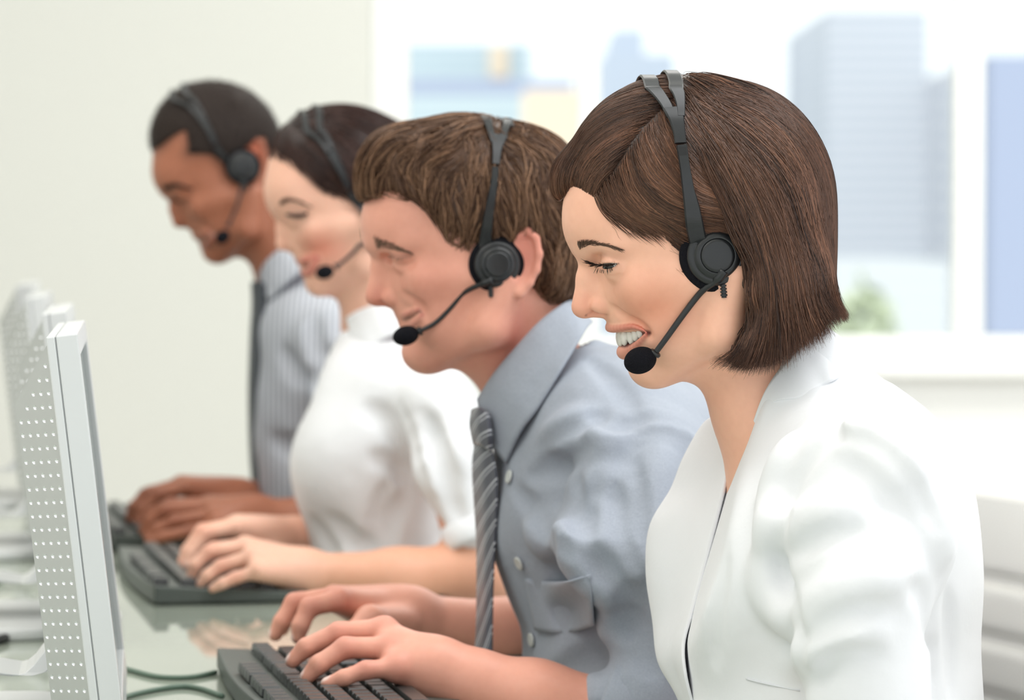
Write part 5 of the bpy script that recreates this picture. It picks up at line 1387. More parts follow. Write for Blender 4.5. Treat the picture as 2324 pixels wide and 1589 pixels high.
def shirt_mid(P):
    f, root, o = P['f'], P['root'], P['o']; d0 = 2.95; q = pt; js = Shape()
    def el(u, v, d, ru, rv, rw, rot=0, k=.03):
        a = math.radians(rot); A = [RT * math.cos(a) - UP * math.sin(a), -RT * math.sin(a) - UP * math.cos(a), np.array([0, 1.0, 0])]; z = d / FPX; js.u(Ell(q(u, v, d), (ru * z, rv * z, rw), A), k)
    R = lambda px, d=2.95: px * d / FPX
    el(1400, 1130, d0, 262, 290, .165, 22, 0)
    el(1455, 1480, d0, 268, 400, .155, 6, .05); el(1262, 1170, d0, 134, 210, .10, 6, .03)
    el(1395, 975, d0, 200, 165, .15, 28, .05)
    js.chain([q(1225, 830, d0), q(1290, 930, d0)], [R(122), R(180)], .03)
    for d in (2.82, 3.08): js.u(Cone(q(1420, 985, d0 + (d - d0) * .5), q(1490, 1060, d), R(105), R(112, d)), .04)
    js.chain([q(1485, 1070, 2.80), q(1490, 1300, 2.76), q(1500, 1630, 2.74)], [R(118, 2.8), R(138, 2.76), R(120, 2.74)], .03)
    js.chain([q(1500, 1640, 2.74), q(1395, 1612, 2.74)], [R(112), R(92)], .02)
    js.chain([q(1480, 1060, 3.1), q(1410, 1430, 3.13)], [R(118), R(110)], .03)
    js.chain([q(1410, 1435, 3.13), q(1300, 1445, 3.12)], [R(108), R(98)], .03)
    fold(js, [(1385, 1015), (1430, 982), (1480, 966), (1560, 985), (1610, 1020)], .0022, .006, True)
    for uv, r in (([(1390, 1020), (1350, 1080), (1335, 1180), (1370, 1280)], .014), ([(1300, 1200), (1340, 1290), (1400, 1345)], .012), ([(1370, 1090), (1368, 1170), (1410, 1290)], .012), ([(1250, 990), (1320, 985), (1370, 1000)], .010),
                  ([(1220, 1200), (1260, 1220), (1330, 1240)], .010), ([(1500, 1040), (1470, 1150), (1460, 1280)], .012)): fold(js, uv, r, .024, True)
    for uv, r in (([(1355, 1085), (1332, 1180), (1375, 1290), (1432, 1370)], .008), ([(1225, 1010), (1300, 965), (1360, 930)], .007), ([(1260, 1240), (1330, 1262), (1390, 1310)], .008), ([(1425, 1350), (1442, 1440), (1480, 1520)], .012), ([(1380, 1450), (1410, 1420), (1435, 1395)], .008),
                  ([(1230, 1555), (1320, 1505), (1430, 1490)], .010), ([(1395, 1110), (1400, 1200), (1440, 1290)], .008), ([(1165, 1110), (1225, 1180), (1250, 1290)], .006), ([(1440, 1050), (1450, 1160), (1480, 1250)], .005), ([(1340, 820), (1400, 870), (1440, 930)], .006),
                  ([(1350, 940), (1400, 960), (1470, 945)], .005), ([(1200, 1080), (1260, 1060), (1330, 1010)], .006), ([(1300, 1090), (1310, 1160), (1330, 1210)], .007)): fold(js, uv, r * 1.35, .010)
    # trim the belly to the table and the neck opening
    js.sub(Cone(q(1190, 720, d0), q(1232, 885, d0), R(139), R(139)), .004)
    wn = wave_noise(14, 45, 9); js.warp = lambda X: wn(X) * .0012
    js.cut(Half((0, 0, .62), (0, 0, -1)), .004)
    off_desk(js, .002, .005)
    V, F = js.mesh(axis(q(1090, 0, d0)[0], .36, .0034), axis(2.56, 3.3, .0036), axis(.6, q(0, 690, d0)[2], .0034)); V = relax(V, F, 2)
    j = mesh_obj('shirt', V, F, M['shirt_grey'], root=root, parent=o)
    # stand-up collar leaves
    for sd in (-1, 1):
        w = lambda u, v, dw: q(u, v, d0 + (dw if sd < 0 else -dw))
        top = [(1084, 906, -.022), (1120, 850, -.042), (1170, 790, -.055), (1225, 730, -.058), (1278, 690, -.045), (1300, 680, 0)]
        mid = [(1100, 985, -.040), (1150, 905, -.068), (1205, 840, -.078), (1262, 775, -.076), (1306, 718, -.055), (1322, 706, 0)]
        bot = [(1148, 1052, -.062), (1182, 980, -.088), (1222, 925, -.10), (1280, 830, -.098), (1328, 752, -.07), (1345, 732, 0)]
        sheet('collar', [[w(*p) for p in top], [w(*p) for p in mid], [w(*p) for p in bot]], M['shirt_grey'], 40, 14, .0018, root, j)
    # pocket, placket buttons
    pk = [[(1196, 1312), (1240, 1318), (1290, 1318), (1338, 1306)], [(1206, 1370), (1245, 1375), (1295, 1374), (1345, 1362)], [(1218, 1430), (1255, 1436), (1305, 1434), (1352, 1420)]]
    rows = []
    for rw in pk:
        X, ok = js.cast(*np.array(rw, float).T); rows.append(list(X + js.grad(X.astype(f32)) * .0016))
    sheet('pocket', rows, M['shirt_grey'], 16, 12, .0016, root, j)
    for u, v in ((1158, 1083), (1180, 1278), (1208, 1452)):
        X, ok = js.cast([u], [v]); n = js.grad(X.astype(f32))[0]; MB().lathe([(0, .0058), (.0014, .0060), (.0020, .0052), (.0016, .0036), (.0016, .0001)], X[0] + n * .0006, n, 20).build('button', M['button'], root, j, smooth=True)
    # rolled cuff of the near sleeve
    a, b = q(1420, 1618, 2.74), q(1362, 1596, 2.742); ax = (b - a) / np.linalg.norm(b - a)
    MB().lathe([(-.012, .034), (-.012, .041), (.0, .0425), (.018, .041), (.0215, .0385), (.0215, .034)], a, ax, 40).build('cuff', M['shirt_grey'], root, j, smooth=True)
    # tie: knot and blade hanging clear of the leaning chest
    T = lambda u, v, d: q(u, v, d)
    rows = [[T(1074, 930, 2.935), T(1090, 925, 2.905), T(1108, 940, 2.89)], [T(1070, 965, 2.935), T(1090, 965, 2.90), T(1114, 985, 2.885)], [T(1078, 1008, 2.935), T(1094, 1010, 2.905), T(1114, 1022, 2.89)]]
    kn = sheet('tie_knot', rows, M['tie_knot'], 14, 14, .004, root, o)
    rows = [[T(1078, 1002, 2.945), T(1096, 1008, 2.912), T(1116, 1024, 2.895)], [T(1073, 1060, 2.95), T(1098, 1066, 2.912), T(1127, 1074, 2.89)], [T(1077, 1140, 2.955), T(1102, 1142, 2.912), T(1128, 1146, 2.89)], [T(1082, 1220, 2.955), T(1102, 1220, 2.915), T(1124, 1222, 2.895)],
            [T(1083, 1320, 2.95), T(1101, 1320, 2.915), T(1119, 1322, 2.90)], [T(1082, 1420, 2.945), T(1100, 1420, 2.91), T(1117, 1420, 2.90)], [T(1078, 1512, 2.94), T(1096, 1514, 2.905), T(1115, 1512, 2.895)], [T(1092, 1528, 2.925), T(1096, 1530, 2.91), T(1100, 1530, 2.905)]]
    sheet('tie', rows, M['tie'], 16, 70, .0016, root, o)
    P['shirt'] = js
P2 = man_mid(); shirt_mid(P2)
headset(P2, 'black headset on the man in the grey shirt, seen side on', .77, (1127, 600),
        merge=[(1124, 376, 17), (1126, 350, 20), (1128, 330, 27), (1131, 312, 40)], front=[(1120, 328, 14), (1113, 305, 16), (1107, 285, 18), (1103, 276, 22)], back=[(1136, 328, 13), (1143, 305, 16), (1148, 288, 17), (1150, 278, 22)],
        top={'front': (1098, 268), 'back': (1146, 268)}, arm=[(1122, 384, 15), (1119, 420, 16), (1111, 465, 20), (1104, 510, 24), (1100, 548, 30), (1106, 580, 34)], slider=[(1122, 386, 13), (1121, 402, 13)],
        boom=[(1118, 636), (1090, 646), (1068, 656), (1049, 668), (1022, 700), (988, 733), (948, 754)], mic=(921, 762), stub=(1113, 656), micr=(30, 22, 22), microt=-14, boomw=(0, -150))
# ---------------------------------------------------------------- woman in the white blouse
M['hair_dark'] = hair_mat('dark_brown_hair', (.018, .008, .007), (.10, .042, .030), .32, .4)
M['blouse'] = NT('white_cotton'); t_ = M['blouse']; pset(t_.b, col=srgb(236, 237, 240), rough=.75, spec=.2, sheen=.1); n_ = t_.noise(22, 4); t_.bump(n_.outputs[0], .35, .008); M['blouse'] = t_.m
def simple_mouth(f, sh, line, up, lo, ru, rl, gr):
    """mouth from own pixels: first point of each list lies on the midline, the rest on the near cheek"""
    s = f.s; cv = lambda L: np.vstack([[f.own(*L[0], 0)], on_face(sh, L[1:])]); a, b, c = cv(line), cv(up), cv(lo); U, L_, C_ = Shape(), Shape(), Shape()
    for P in both(f, crom(a, 9)): sh.groove(P, list(np.linspace(gr, gr * .3, 9) * s), .001); C_.chain(P + f.B * gr * s, gr * 1.1 * s, .001)
    for ln, lp, r in ((b, U, ru), (c, L_, rl)):
        for P in both(f, crom(ln, 9)): q = np.interp(np.linspace(0, 1, 9), [0, .6, 1], [r, r * .8, r * .35]) * s; sh.chain(P, list(q), .003); lp.chain(P, list(q + .0004), .001)
    return U, L_, C_
def finger_spots(hands, tone, nail):
    out_ = []
    for J in hands:
        a, b = pt(*J[-2]), pt(*J[-1]); e = (b - a) / np.linalg.norm(b - a); up = np.array([0, 0, 1.0]) - e * e[2]; up /= np.linalg.norm(up)
        out_ += [(Ell(b + up * .0045, (.0062, .0046, .003), [e, np.cross(e, up), up]), nail, .0015, .8), (Cone(pt(*J[1]), pt(*J[1]), .011), tone, .01, .35)]
    return out_
def woman_mid():
    d0 = 3.8; f = Fig(d0, 800, 520, 11, (623, 488), (716, 673)); s = f.s; D = pt
    sh = Shape(); head(f, sh, skull=(782, 384, 0, 172, 130, 134, 12))
    sh.u(f.elo(692, 440, 0, 84, 84, 96, 15), 20 * s)
    nose(f, sh, [(640, 488, 14), (641, 520, 13.5)], (641, 554), 15.5, (667, 556), wings=17, wr=(14, 11, 9), under=(664, 569), k=.6)
    U, L_, C_ = simple_mouth(f, sh, [(686, 602), (696, 602), (708, 594), (718, 586)], [(680, 590), (692, 591), (705, 586), (719, 583)], [(693, 617), (702, 616), (712, 604), (721, 589)], 8, 10, 5)
    for P in both(f, on_face(sh, [(660, 484), (670, 489), (682, 490), (694, 484)], 9)): sh.groove(P, [x * s for x in (.8, 1.5, 2, 2.2, 2.2, 2, 1.6, 1.2, .8)], .0012)
    for P in both(f, on_face(sh, [(664, 474), (678, 474), (697, 479)], 7)): sh.groove(P, .8 * s, .004)
    sh.u(Cone(f.own(856, 560), f.own(872, 770), 92 * s, 98 * s), .02)
    sh.chain([D(1000, 930, 3.66), D(1100, 1296, 3.60), D(900, 1312, 3.58), D(705, 1302, 3.56)], [.036, .034, .029, .0215], .02)
    near = [[(556, 1238, 3.575), (485, 1246, 3.575), (452, 1275, 3.575), (442, 1298, 3.575)], [(562, 1243, 3.55), (475, 1254, 3.545), (443, 1284, 3.54), (434, 1310, 3.54)], [(572, 1264, 3.525), (500, 1286, 3.52), (470, 1308, 3.515), (455, 1326, 3.515)], [(586, 1296, 3.505), (532, 1312, 3.50), (503, 1325, 3.495), (482, 1336, 3.495)]]
    for i, J in enumerate(near):
        sh.u(Cone(D(690, 1300, 3.56), D(*J[0]), .0185, .0110), .016); k = (.95, 1, .95, .82)[i]; sh.chain(pts(J), [.0088 * k, .0080 * k, .0071 * k, .0058 * k], .003)
    sh.chain([D(660, 1325, 3.57), D(596, 1348, 3.60), D(545, 1350, 3.61)], [.016, .011, .008], .008)
    sh.chain([D(900, 930, 3.95), D(890, 1240, 3.97), D(780, 1235, 3.90), D(660, 1228, 3.80)], [.036, .034, .028, .0215], .02)
    far = [[(535, 1198, 3.68), (470, 1212, 3.67), (436, 1256, 3.665), (425, 1285, 3.66)], [(528, 1194, 3.705), (458, 1205, 3.70), (425, 1250, 3.695), (409, 1290, 3.69)], [(535, 1192, 3.73), (470, 1204, 3.73), (440, 1240, 3.73), (428, 1268, 3.73)], [(550, 1196, 3.755), (495, 1206, 3.76), (470, 1236, 3.76), (460, 1260, 3.76)]]
    for i, J in enumerate(far): sh.u(Cone(D(650, 1226, 3.79), D(*J[0]), .0185, .0108), .016); sh.chain(pts(J), [.0088, .0079, .007, .0058], .003)
    sh.chain([D(630, 1240, 3.76), D(575, 1262, 3.70), D(545, 1280, 3.68)], [.015, .011, .008], .008)
    low = lower_body(sh, np.array([-.12, 3.82, .60]), None, pt(890, 1060, d0), .11)
    off_desk(sh)
    xs = axis(-.6, .3, .009, [(-.40, .0, .0024)]); ys = axis(3.4, 4.2, .009, [(3.47, 4.0, .0024)]); zs = axis(0, 1.29, .009, [(.695, .745, .003), (.735, 1.29, .0024)])
    V, F = sh.mesh(xs, ys, zs); V = relax(V, F, 1); red = srgb(216, 132, 108)
    ey = on_face(sh, [(670, 490), (684, 489)])
    spots = [(Cone(ey[0], ey[1], 5.2 * s), srgb(52, 34, 30), .004, .95), (f.elo(722, 560, -80, 45, 34, 40), srgb(222, 130, 106), .03, .8), (U, srgb(186, 70, 72), .003, 1), (L_, srgb(192, 74, 76), .003, 1), (C_, srgb(150, 90, 84), .003, .8), (Cone(D(1090, 1290, 3.6), D(800, 1330, 3.58), .05), srgb(206, 138, 96), .06, .6)] + finger_spots(near + far, red, srgb(238, 196, 180))
    root = np.array([-.12, 3.82, 0]); o = mesh_obj('person', V, F, M['skin'], loc=root, tint=tinted(V, np.array(srgb(240, 188, 164)), spots))
    tag(o, 'woman with smooth dark hair in a white short-sleeved blouse, third from the camera', 'person', 'colleagues working in a row'); dress_lower(o, root, low, M['trousers_dark'])
    P = {'f': f, 'sh': sh, 'o': o, 'root': root}
    brow_hair(P, [(634, 466), (646, 458), (668, 455), (700, 466)], 200, 3.4, 11, .55, M['brow']); lash_hair(P, [(657, 484), (669, 487), (684, 486), (698, 480)], 240, 10, 1.1, M['lash'], .4)
    hs = Shape(); E = f.elo
    hs.u(E(790, 378, 0, 178, 138, 144, 12), 0); hs.u(E(870, 420, 0, 110, 140, 142, 0), 20 * s); hs.u(E(885, 540, 0, 80, 120, 112, 10), 24 * s)
    hs.sub(f.prism([(500, 372), (606, 372), (640, 378), (680, 410), (716, 446), (760, 474), (800, 502), (822, 540), (836, 580), (812, 700), (780, 800), (500, 800)], -300, 300), .008)
    c = f.own(800, 400)[1]; core = hs.mesh(axis(f.own(590, 0)[0], f.own(1000, 0)[0], .003), axis(c - .1, c + .1, .003), axis(f.own(0, 700)[2], f.own(0, 220)[2], .003))
    G = [(625, 355, .5, .85), (650, 330, .6, .75), (700, 300, .7, .65), (760, 262, .8, .5), (830, 262, .8, .5), (660, 390, .8, .6), (710, 420, .8, .6), (760, 450, .75, .65), (760, 380, .7, .7), (820, 360, .6, .8), (870, 320, .6, .8), (810, 490, .5, .85), (850, 450, .4, .9), (860, 560, .1, 1), (900, 640, .0, 1), (740, 340, .7, .65)]
    gf = guide_field(f, G, 3); r = np.random.default_rng(21); sel = r.choice(len(core[0]), 4200)
    paths = grow(hs, core[0][sel], gf, r.uniform(.03, .07, len(sel)), 16, .0002 + .0016 * r.random(len(sel)), .05, 5)
    strands_obj(P, (relax(core[0], core[1], 1), core[1]), paths, r.uniform(.0003, .0005, len(paths)), r.random(len(paths)), M['hair_dark'], .12); P['hair'] = hs
    return P
def cloth_tools(js):
    def el(u, v, d, ru, rv, rw, rot=0, k=.03):
        a = math.radians(rot); A = [RT * math.cos(a) - UP * math.sin(a), -RT * math.sin(a) - UP * math.cos(a), np.array([0, 1.0, 0])]; z = d / FPX; js.u(Ell(pt(u, v, d), (ru * z, rv * z, rw), A), k)
    return el
def blouse_mid(P):
    f, root, o = P['f'], P['root'], P['o']; d0 = 3.8; q = pt; js = Shape(); el = cloth_tools(js); R = lambda px, d=3.8: px * d / FPX
    el(868, 1010, d0, 172, 215, .155, 12, 0); el(868, 1230, d0, 160, 190, .14, 0, .05)
    for sd in (-1, 1): el(775, 1055, d0 + .065 * sd, 92, 105, .07, 10, .06)
    el(900, 880, d0, 150, 105, .14, 20, .05); js.u(Cone(q(860, 745, d0), q(885, 840, d0), R(92), R(120)), .03)
    for d in (3.66, 3.94): js.u(Cone(q(930, 880, d0 + (d - d0) * .5), q(985, 925, d), R(80), R(82, d)), .03)
    js.chain([q(1000, 928, 3.64), q(1032, 1060, 3.61), q(1082, 1200, 3.595)], [R(88, 3.64), R(84, 3.6), R(70, 3.6)], .02)
    js.chain([q(960, 928, 3.95), q(920, 1160, 3.96)], [R(80), R(68)], .02)
    js.sub(Cone(q(820, 640, d0), q(868, 755, d0), R(93), R(93)), .004)
    fold(js, [(905, 925), (930, 985), (955, 1080), (1000, 1190), (1018, 1238)], .0035, .012)
    for uv, r in (([(835, 930), (880, 960), (910, 1020), (925, 1090)], .005), ([(760, 1180), (800, 1230), (850, 1260)], .005), ([(880, 1100), (860, 1180), (830, 1260)], .006), ([(960, 940), (990, 1020), (1030, 1100)], .005), ([(850, 1040), (900, 1060), (930, 1100)], .005), ([(715, 1190), (735, 1230), (760, 1270)], .005),
                  ([(930, 1120), (890, 1180), (870, 1270)], .006), ([(985, 960), (1000, 1080), (1040, 1180)], .005)): fold(js, uv, r, .016)
    wn = wave_noise(24, 40, 9); js.warp = lambda X: wn(X) * .0014; js.cut(Half((0, 0, .60), (0, 0, -1)), .004)
    off_desk(js)
    V, F = js.mesh(axis(-.30, .06, .0042), axis(3.45, 4.12, .0044), axis(.6, q(0, 690, d0)[2], .0042)); j = mesh_obj('blouse', relax(V, F, 1), F, M['blouse'], root=root, parent=o)
    for sd in (-1, 1):
        w = lambda u, v, dw: q(u, v, d0 + (dw if sd < 0 else -dw))
        sheet('collar', [[w(786, 722, -.020), w(812, 706, -.042), (w(862, 690, -.055)), w(930, 690, -.035), w(955, 690, 0)], [w(796, 762, -.045), w(832, 745, -.066), w(885, 722, -.075), w(950, 715, -.045), w(972, 712, 0)], [w(812, 802, -.066), w(850, 782, -.082), w(905, 752, -.088), w(965, 738, -.055), w(990, 735, 0)]], M['blouse'], 30, 12, .0018, root, j)
    a, b = q(1060, 1140, 3.602), q(1084, 1214, 3.595); ax = (b - a) / np.linalg.norm(b - a)
    MB().lathe([(-.016, R(60)), (-.016, R(74)), (.004, R(75)), (.010, R(73)), (.010, R(62))], b, ax, 36).build('cuff', M['blouse'], root, j, smooth=True)
P3 = woman_mid(); blouse_mid(P3)
headset(P3, 'black headset on the dark-haired woman, only its band and microphone showing', .63, (872, 524),
        merge=[(790, 425, 13), (780, 400, 14), (766, 372, 17), (752, 346, 24)], front=[(746, 346, 10), (733, 328, 11), (714, 310, 12), (700, 302, 14)], back=[(758, 350, 9), (751, 330, 10), (738, 306, 12), (727, 294, 14)],
        top={'front': (684, 300), 'back': (716, 284)}, arm=[(793, 432, 11), (806, 456, 12), (822, 480, 14), (842, 502, 20), (858, 516, 24)], boom=[(870, 540), (845, 548), (818, 556), (802, 573), (786, 588), (760, 608)], mic=(737, 618), stub=(884, 552), micr=(21, 16, 16), microt=-14, boomw=(0, -205))
# ---------------------------------------------------------------- man with cropped hair
M['hair_black'] = hair_mat('cropped_black_hair', (.018, .012, .010), (.07, .046, .036), .6, .2)
M['shirt_stripe'] = NT('striped_shirt'); t_ = M['shirt_stripe']; tc_ = t_.add('ShaderNodeTexCoord'); w_ = t_.add('ShaderNodeTexWave'); w_.wave_type = 'BANDS'; w_.bands_direction = 'X'; w_.inputs['Scale'].default_value = 42; w_.inputs['Distortion'].default_value = .15; w_.inputs['Detail'].default_value = 1
mp_ = t_.add('ShaderNodeMapping'); mp_.inputs['Scale'].default_value = (1.0, .25, .04); t_.link(tc_.outputs['Object'], mp_.inputs[0]); t_.link(mp_.outputs[0], w_.inputs['Vector'])
r_ = t_.ramp(w_.outputs['Fac'], [(.35, srgb(206, 209, 216)), (.6, srgb(158, 163, 174))]); t_.link(r_.outputs[0], t_.b.inputs['Base Color']); pset(t_.b, rough=.7, spec=.2); n_ = t_.noise(22, 3); t_.bump(n_.outputs[0], .3, .008); M['shirt_stripe'] = t_.m
M['tie_dark'] = mat('charcoal_tie', srgb(62, 66, 74), .45); M['brow_black'] = mat('black_brow_hair', (.015, .01, .008), .5)
def man_far():
    d0 = 4.35; f = Fig(d0, 500, 400, 4, (382, 447), (486, 600)); s = f.s; D = pt
    sh = Shape(); head(f, sh, male=True, jaw=1.08, cheek=.9, skull=(490, 326, 0, 148, 134, 118, 22))
    sh.u(f.elo(412, 392, 0, 66, 66, 80, 20), 18 * s)
    for w in (-1, 1): sh.u(f.coo((384, 430, 14 * w), (414, 424, 62 * w), 17, 15), 12 * s)
    nose(f, sh, [(396, 448, 13), (398, 476, 13.5)], (406, 503), 15, (430, 500), wings=18, wr=(14, 11, 10), under=(424, 513), k=.56)
    U, L_, C_ = simple_mouth(f, sh, [(452, 546), (460, 545), (472, 538), (482, 530)], [(444, 536), (456, 537), (468, 531), (483, 526)], [(462, 559), (470, 557), (478, 546), (486, 533)], 6.5, 7.5, 3.5)
    for P in both(f, on_face(sh, [(430, 500), (452, 506), (474, 518), (484, 534)], 7)): sh.groove(P, [x * s for x in (.6, 1.4, 1.8, 1.8, 1.6, 1.2, .6)], .007)
    for P in both(f, on_face(sh, [(396, 450), (406, 456), (418, 455), (430, 447)], 9)): sh.groove(P, [x * s for x in (.8, 1.6, 2, 2.2, 2.2, 2, 1.6, 1.2, .8)], .0015)
    ear(f, sh, (580, 366), 26, 46, 112, 4)
    sh.u(Cone(f.own(618, 460), f.own(672, 640), 84 * s, 90 * s), .02)
    sh.chain([D(756, 810, 4.2), D(790, 1190, 4.10), D(690, 1190, 4.09), D(585, 1178, 4.08)], [.026, .031, .033, .0245], .006)
    near = [[(474, 1146, 4.085), (385, 1146, 4.085), (345, 1168, 4.085), (330, 1190, 4.085)], [(480, 1152, 4.06), (374, 1158, 4.055), (340, 1182, 4.055), (326, 1204, 4.055)], [(487, 1170, 4.035), (396, 1184, 4.03), (356, 1202, 4.03), (335, 1217, 4.03)], [(497, 1192, 4.015), (430, 1207, 4.01), (370, 1219, 4.0), (338, 1228, 4.0)]]
    for i, J in enumerate(near): sh.u(Cone(D(575, 1177, 4.08), D(*J[0]), .021, .0125), .018); k = (.97, 1, .96, .85)[i]; sh.chain(pts(J), [.0100 * k, .0090 * k, .008 * k, .0066 * k], .0035)
    sh.chain([D(560, 1190, 4.10), D(505, 1212, 4.13), D(465, 1215, 4.14)], [.018, .0125, .009], .008)
    sh.chain([D(735, 770, 4.52), D(680, 1150, 4.52), D(620, 1150, 4.40), D(545, 1140, 4.28)], [.032, .031, .033, .0245], .02)
    far = [[(425, 1106, 4.20), (360, 1122, 4.19), (325, 1158, 4.185), (312, 1186, 4.18)], [(412, 1100, 4.225), (338, 1120, 4.22), (308, 1152, 4.215), (296, 1182, 4.215)], [(412, 1100, 4.25), (330, 1124, 4.25), (304, 1152, 4.25), (294, 1174, 4.25)], [(425, 1106, 4.275), (360, 1122, 4.28), (335, 1146, 4.28), (325, 1165, 4.28)]]
    for i, J in enumerate(far): sh.u(Cone(D(540, 1138, 4.27), D(*J[0]), .021, .0125), .018); sh.chain(pts(J), [.010, .009, .008, .0066], .0035)
    sh.chain([D(520, 1150, 4.24), D(465, 1168, 4.20), D(430, 1185, 4.18)], [.018, .0125, .009], .008)
    low = lower_body(sh, np.array([-.20, 4.37, .60]), None, pt(730, 930, d0), .11)
    off_desk(sh)
    xs = axis(-.75, .3, .009, [(-.52, -.2, .0026)]); ys = axis(3.9, 4.8, .009, [(3.97, 4.5, .0026)]); zs = axis(0, 1.34, .009, [(.695, .745, .003), (.735, 1.34, .0026)])
    V, F = sh.mesh(xs, ys, zs); V = relax(V, F, 1)
    hl = Shape(); hl.u(f.prism([(300, 345), (341, 346), (362, 338), (398, 312), (424, 296), (428, 330), (424, 352), (480, 354), (506, 372), (520, 400), (545, 410), (556, 330), (600, 310), (618, 380), (640, 420), (700, 400), (700, 100), (300, 100)], -300, 300), 0)
    spots = [(U, srgb(128, 72, 60), .003, .8), (L_, srgb(150, 82, 70), .003, .8), (C_, srgb(180, 150, 135), .003, .5), (f.elo(580, 350, -120, 24, 40, 30), srgb(190, 100, 74), .02, .7), (hl, srgb(60, 44, 38), .02, .9)] + finger_spots(near + far, srgb(120, 62, 48), srgb(176, 120, 100))
    root = np.array([-.20, 4.37, 0]); o = mesh_obj('person', V, F, M['skin'], loc=root, tint=tinted(V, np.array(srgb(172, 110, 84)), spots))
    tag(o, 'man with cropped black hair in a striped shirt and dark tie, farthest from the camera', 'person', 'colleagues working in a row'); dress_lower(o, root, low, M['trousers_dark'])
    P = {'f': f, 'sh': sh, 'o': o, 'root': root}
    brow_hair(P, [(370, 431), (386, 425), (402, 421), (430, 427)], 300, 4.2, 9, .8, M['brow_black']); lash_hair(P, [(396, 450), (406, 455), (418, 454), (430, 447)], 50, 7, .6, M['lash'], .5)
    hs = Shape(); E = f.elo; hs.u(E(490, 324, 0, 152, 140, 123, 22), 0); hs.u(E(412, 380, 0, 66, 70, 82, 20), 14 * s)
    hs.sub(f.prism([(200, 345), (341, 345), (362, 338), (398, 312), (424, 298), (430, 330), (428, 352), (480, 354), (506, 372), (520, 402), (545, 410), (556, 340), (600, 312), (616, 370), (624, 420), (640, 450), (700, 470), (700, 800), (200, 800)], -300, 300), .004)
    c = f.own(500, 330)[1]; core = hs.mesh(axis(f.own(320, 0)[0], f.own(670, 0)[0], .003), axis(c - .09, c + .09, .003), axis(f.own(0, 480)[2], f.own(0, 170)[2], .003))
    r = np.random.default_rng(31); sel = r.choice(len(core[0]), 4500); g = hs.grad(core[0][sel].astype(f32)); x = np.linspace(0, 1, 4)[None, :, None]; dn = g + .5 * r.normal(size=g.shape); dn /= np.linalg.norm(dn, axis=1)[:, None]
    paths = core[0][sel][:, None] + dn[:, None] * x * (.0015 + .003 * r.random(len(sel)))[:, None, None]
    strands_obj(P, core, paths, .0003, r.random(len(paths)), M['hair_black'], .2); P['hair'] = hs
    return P
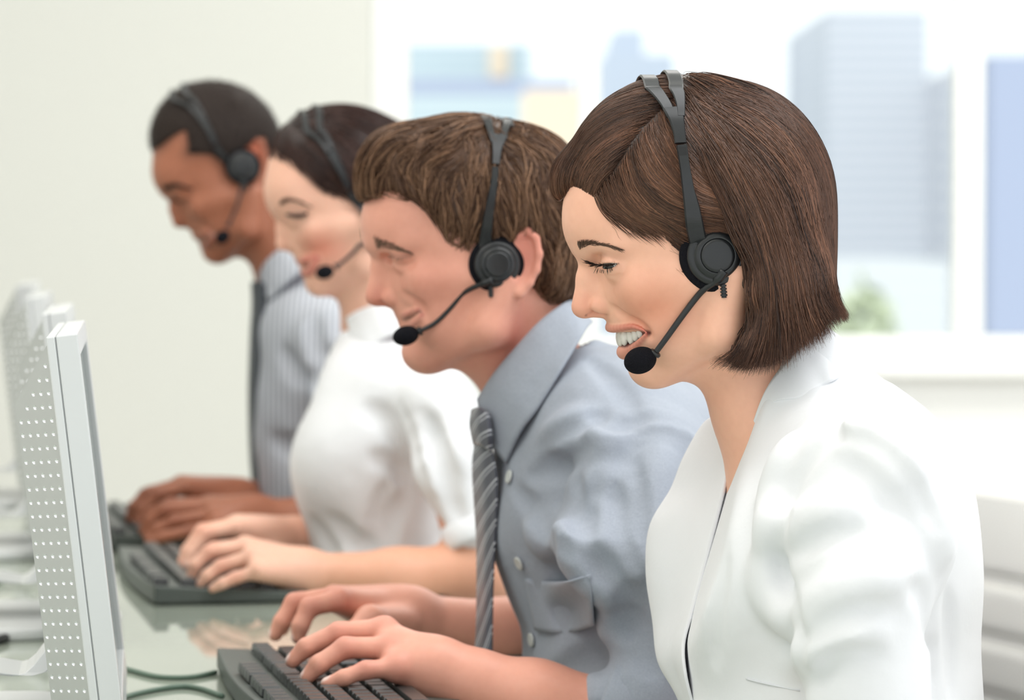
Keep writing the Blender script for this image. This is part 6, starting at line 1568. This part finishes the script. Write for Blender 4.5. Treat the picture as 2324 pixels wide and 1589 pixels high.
def shirt_far(P):
    f, root, o = P['f'], P['root'], P['o']; d0 = 4.35; q = pt; js = Shape(); el = cloth_tools(js); R = lambda px, d=4.35: px * d / FPX
    el(722, 880, d0, 138, 250, .165, 4, 0); el(716, 1110, d0, 126, 210, .155, 0, .05); js.u(Cone(q(672, 640, d0), q(700, 720, d0), R(84), R(110)), .03); el(735, 760, d0, 120, 95, .15, 10, .04)
    for d in (4.19, 4.51): js.u(Cone(q(735, 745, d0 + (d - d0) * .5), q(752, 765, d), R(70), R(72, d)), .03)
    js.chain([q(754, 765, 4.18), q(780, 960, 4.12), q(792, 1120, 4.10)], [R(72, 4.18), R(70, 4.12), R(66, 4.1)], .02); js.chain([q(740, 765, 4.51), q(700, 1100, 4.52)], [R(70), R(64)], .02)
    js.sub(Cone(q(612, 500, d0), q(668, 645, d0), R(86), R(86)), .004)
    for uv, r in (([(705, 720), (712, 800), (735, 880)], .010), ([(640, 800), (680, 850), (720, 860)], .006), ([(620, 1000), (670, 1020), (710, 1010)], .006), ([(740, 800), (760, 850), (790, 880)], .008)): fold(js, uv, r, .018)
    wn = wave_noise(34, 36, 9); js.warp = lambda X: wn(X) * .0015; js.cut(Half((0, 0, .60), (0, 0, -1)), .004)
    off_desk(js)
    V, F = js.mesh(axis(-.36, -.06, .0048), axis(3.98, 4.7, .005), axis(.6, q(0, 570, d0)[2], .0048)); j = mesh_obj('shirt', relax(V, F, 1), F, M['shirt_stripe'], root=root, parent=o)
    for sd in (-1, 1):
        w = lambda u, v, dw: q(u, v, d0 + (dw if sd < 0 else -dw))
        sheet('collar', [[w(588, 622, -.020), w(606, 592, -.045), w(640, 565, -.058), w(700, 552, -.045), w(730, 552, 0)], [w(596, 655, -.040), w(626, 620, -.066), w(668, 590, -.075), w(722, 570, -.052), w(745, 572, 0)], [w(612, 684, -.060), w(650, 645, -.084), w(694, 610, -.09), w(742, 590, -.06), w(762, 592, 0)]], M['shirt_stripe'], 30, 12, .002, root, j)
    T = lambda u, v, d: q(u, v, d)
    sheet('tie', [[T(572, 640, 4.33), T(588, 638, 4.305), T(606, 650, 4.30)], [T(574, 690, 4.335), T(590, 690, 4.305), T(606, 692, 4.30)], [T(570, 760, 4.34), T(585, 760, 4.305), T(602, 762, 4.295)], [T(566, 900, 4.34), T(580, 900, 4.30), T(596, 902, 4.29)], [T(570, 1050, 4.34), T(584, 1050, 4.30), T(598, 1052, 4.29)], [T(582, 1165, 4.34), T(594, 1165, 4.31), T(606, 1165, 4.30)]], M['tie_dark'], 12, 40, .004, root, o)
P4 = man_far(); shirt_far(P4)
headset(P4, 'black headset on the man with cropped hair, its band slanting forward', .5, (553, 381),
        merge=[(488, 324, 12), (476, 300, 13), (464, 278, 16), (452, 258, 22)], front=[(446, 260, 10), (434, 246, 11), (418, 236, 12), (406, 232, 14)], back=[(458, 258, 9), (448, 240, 10), (438, 226, 12), (428, 218, 14)],
        top={'front': (392, 228), 'back': (418, 212)}, arm=[(491, 330, 11), (500, 346, 12), (511, 360, 14), (524, 372, 18), (538, 378, 22)], boom=[(552, 410), (546, 436), (540, 460), (528, 490), (516, 516)], mic=(505, 538), stub=(560, 420), micr=(15, 18, 15), microt=50, boomw=(0, -262), cupw=-126)
for P, ft, lb in ((P2, (.42, 2.98), 'cream ribbed leather chair behind the man in the grey shirt'), (P3, (.02, 3.85), 'cream ribbed leather chair behind the woman in the white blouse'), (P4, (-.06, 4.42), 'cream ribbed leather chair behind the man in the striped shirt')):
    chair(np.array([ft[0], ft[1] + .23, .86]), lb)
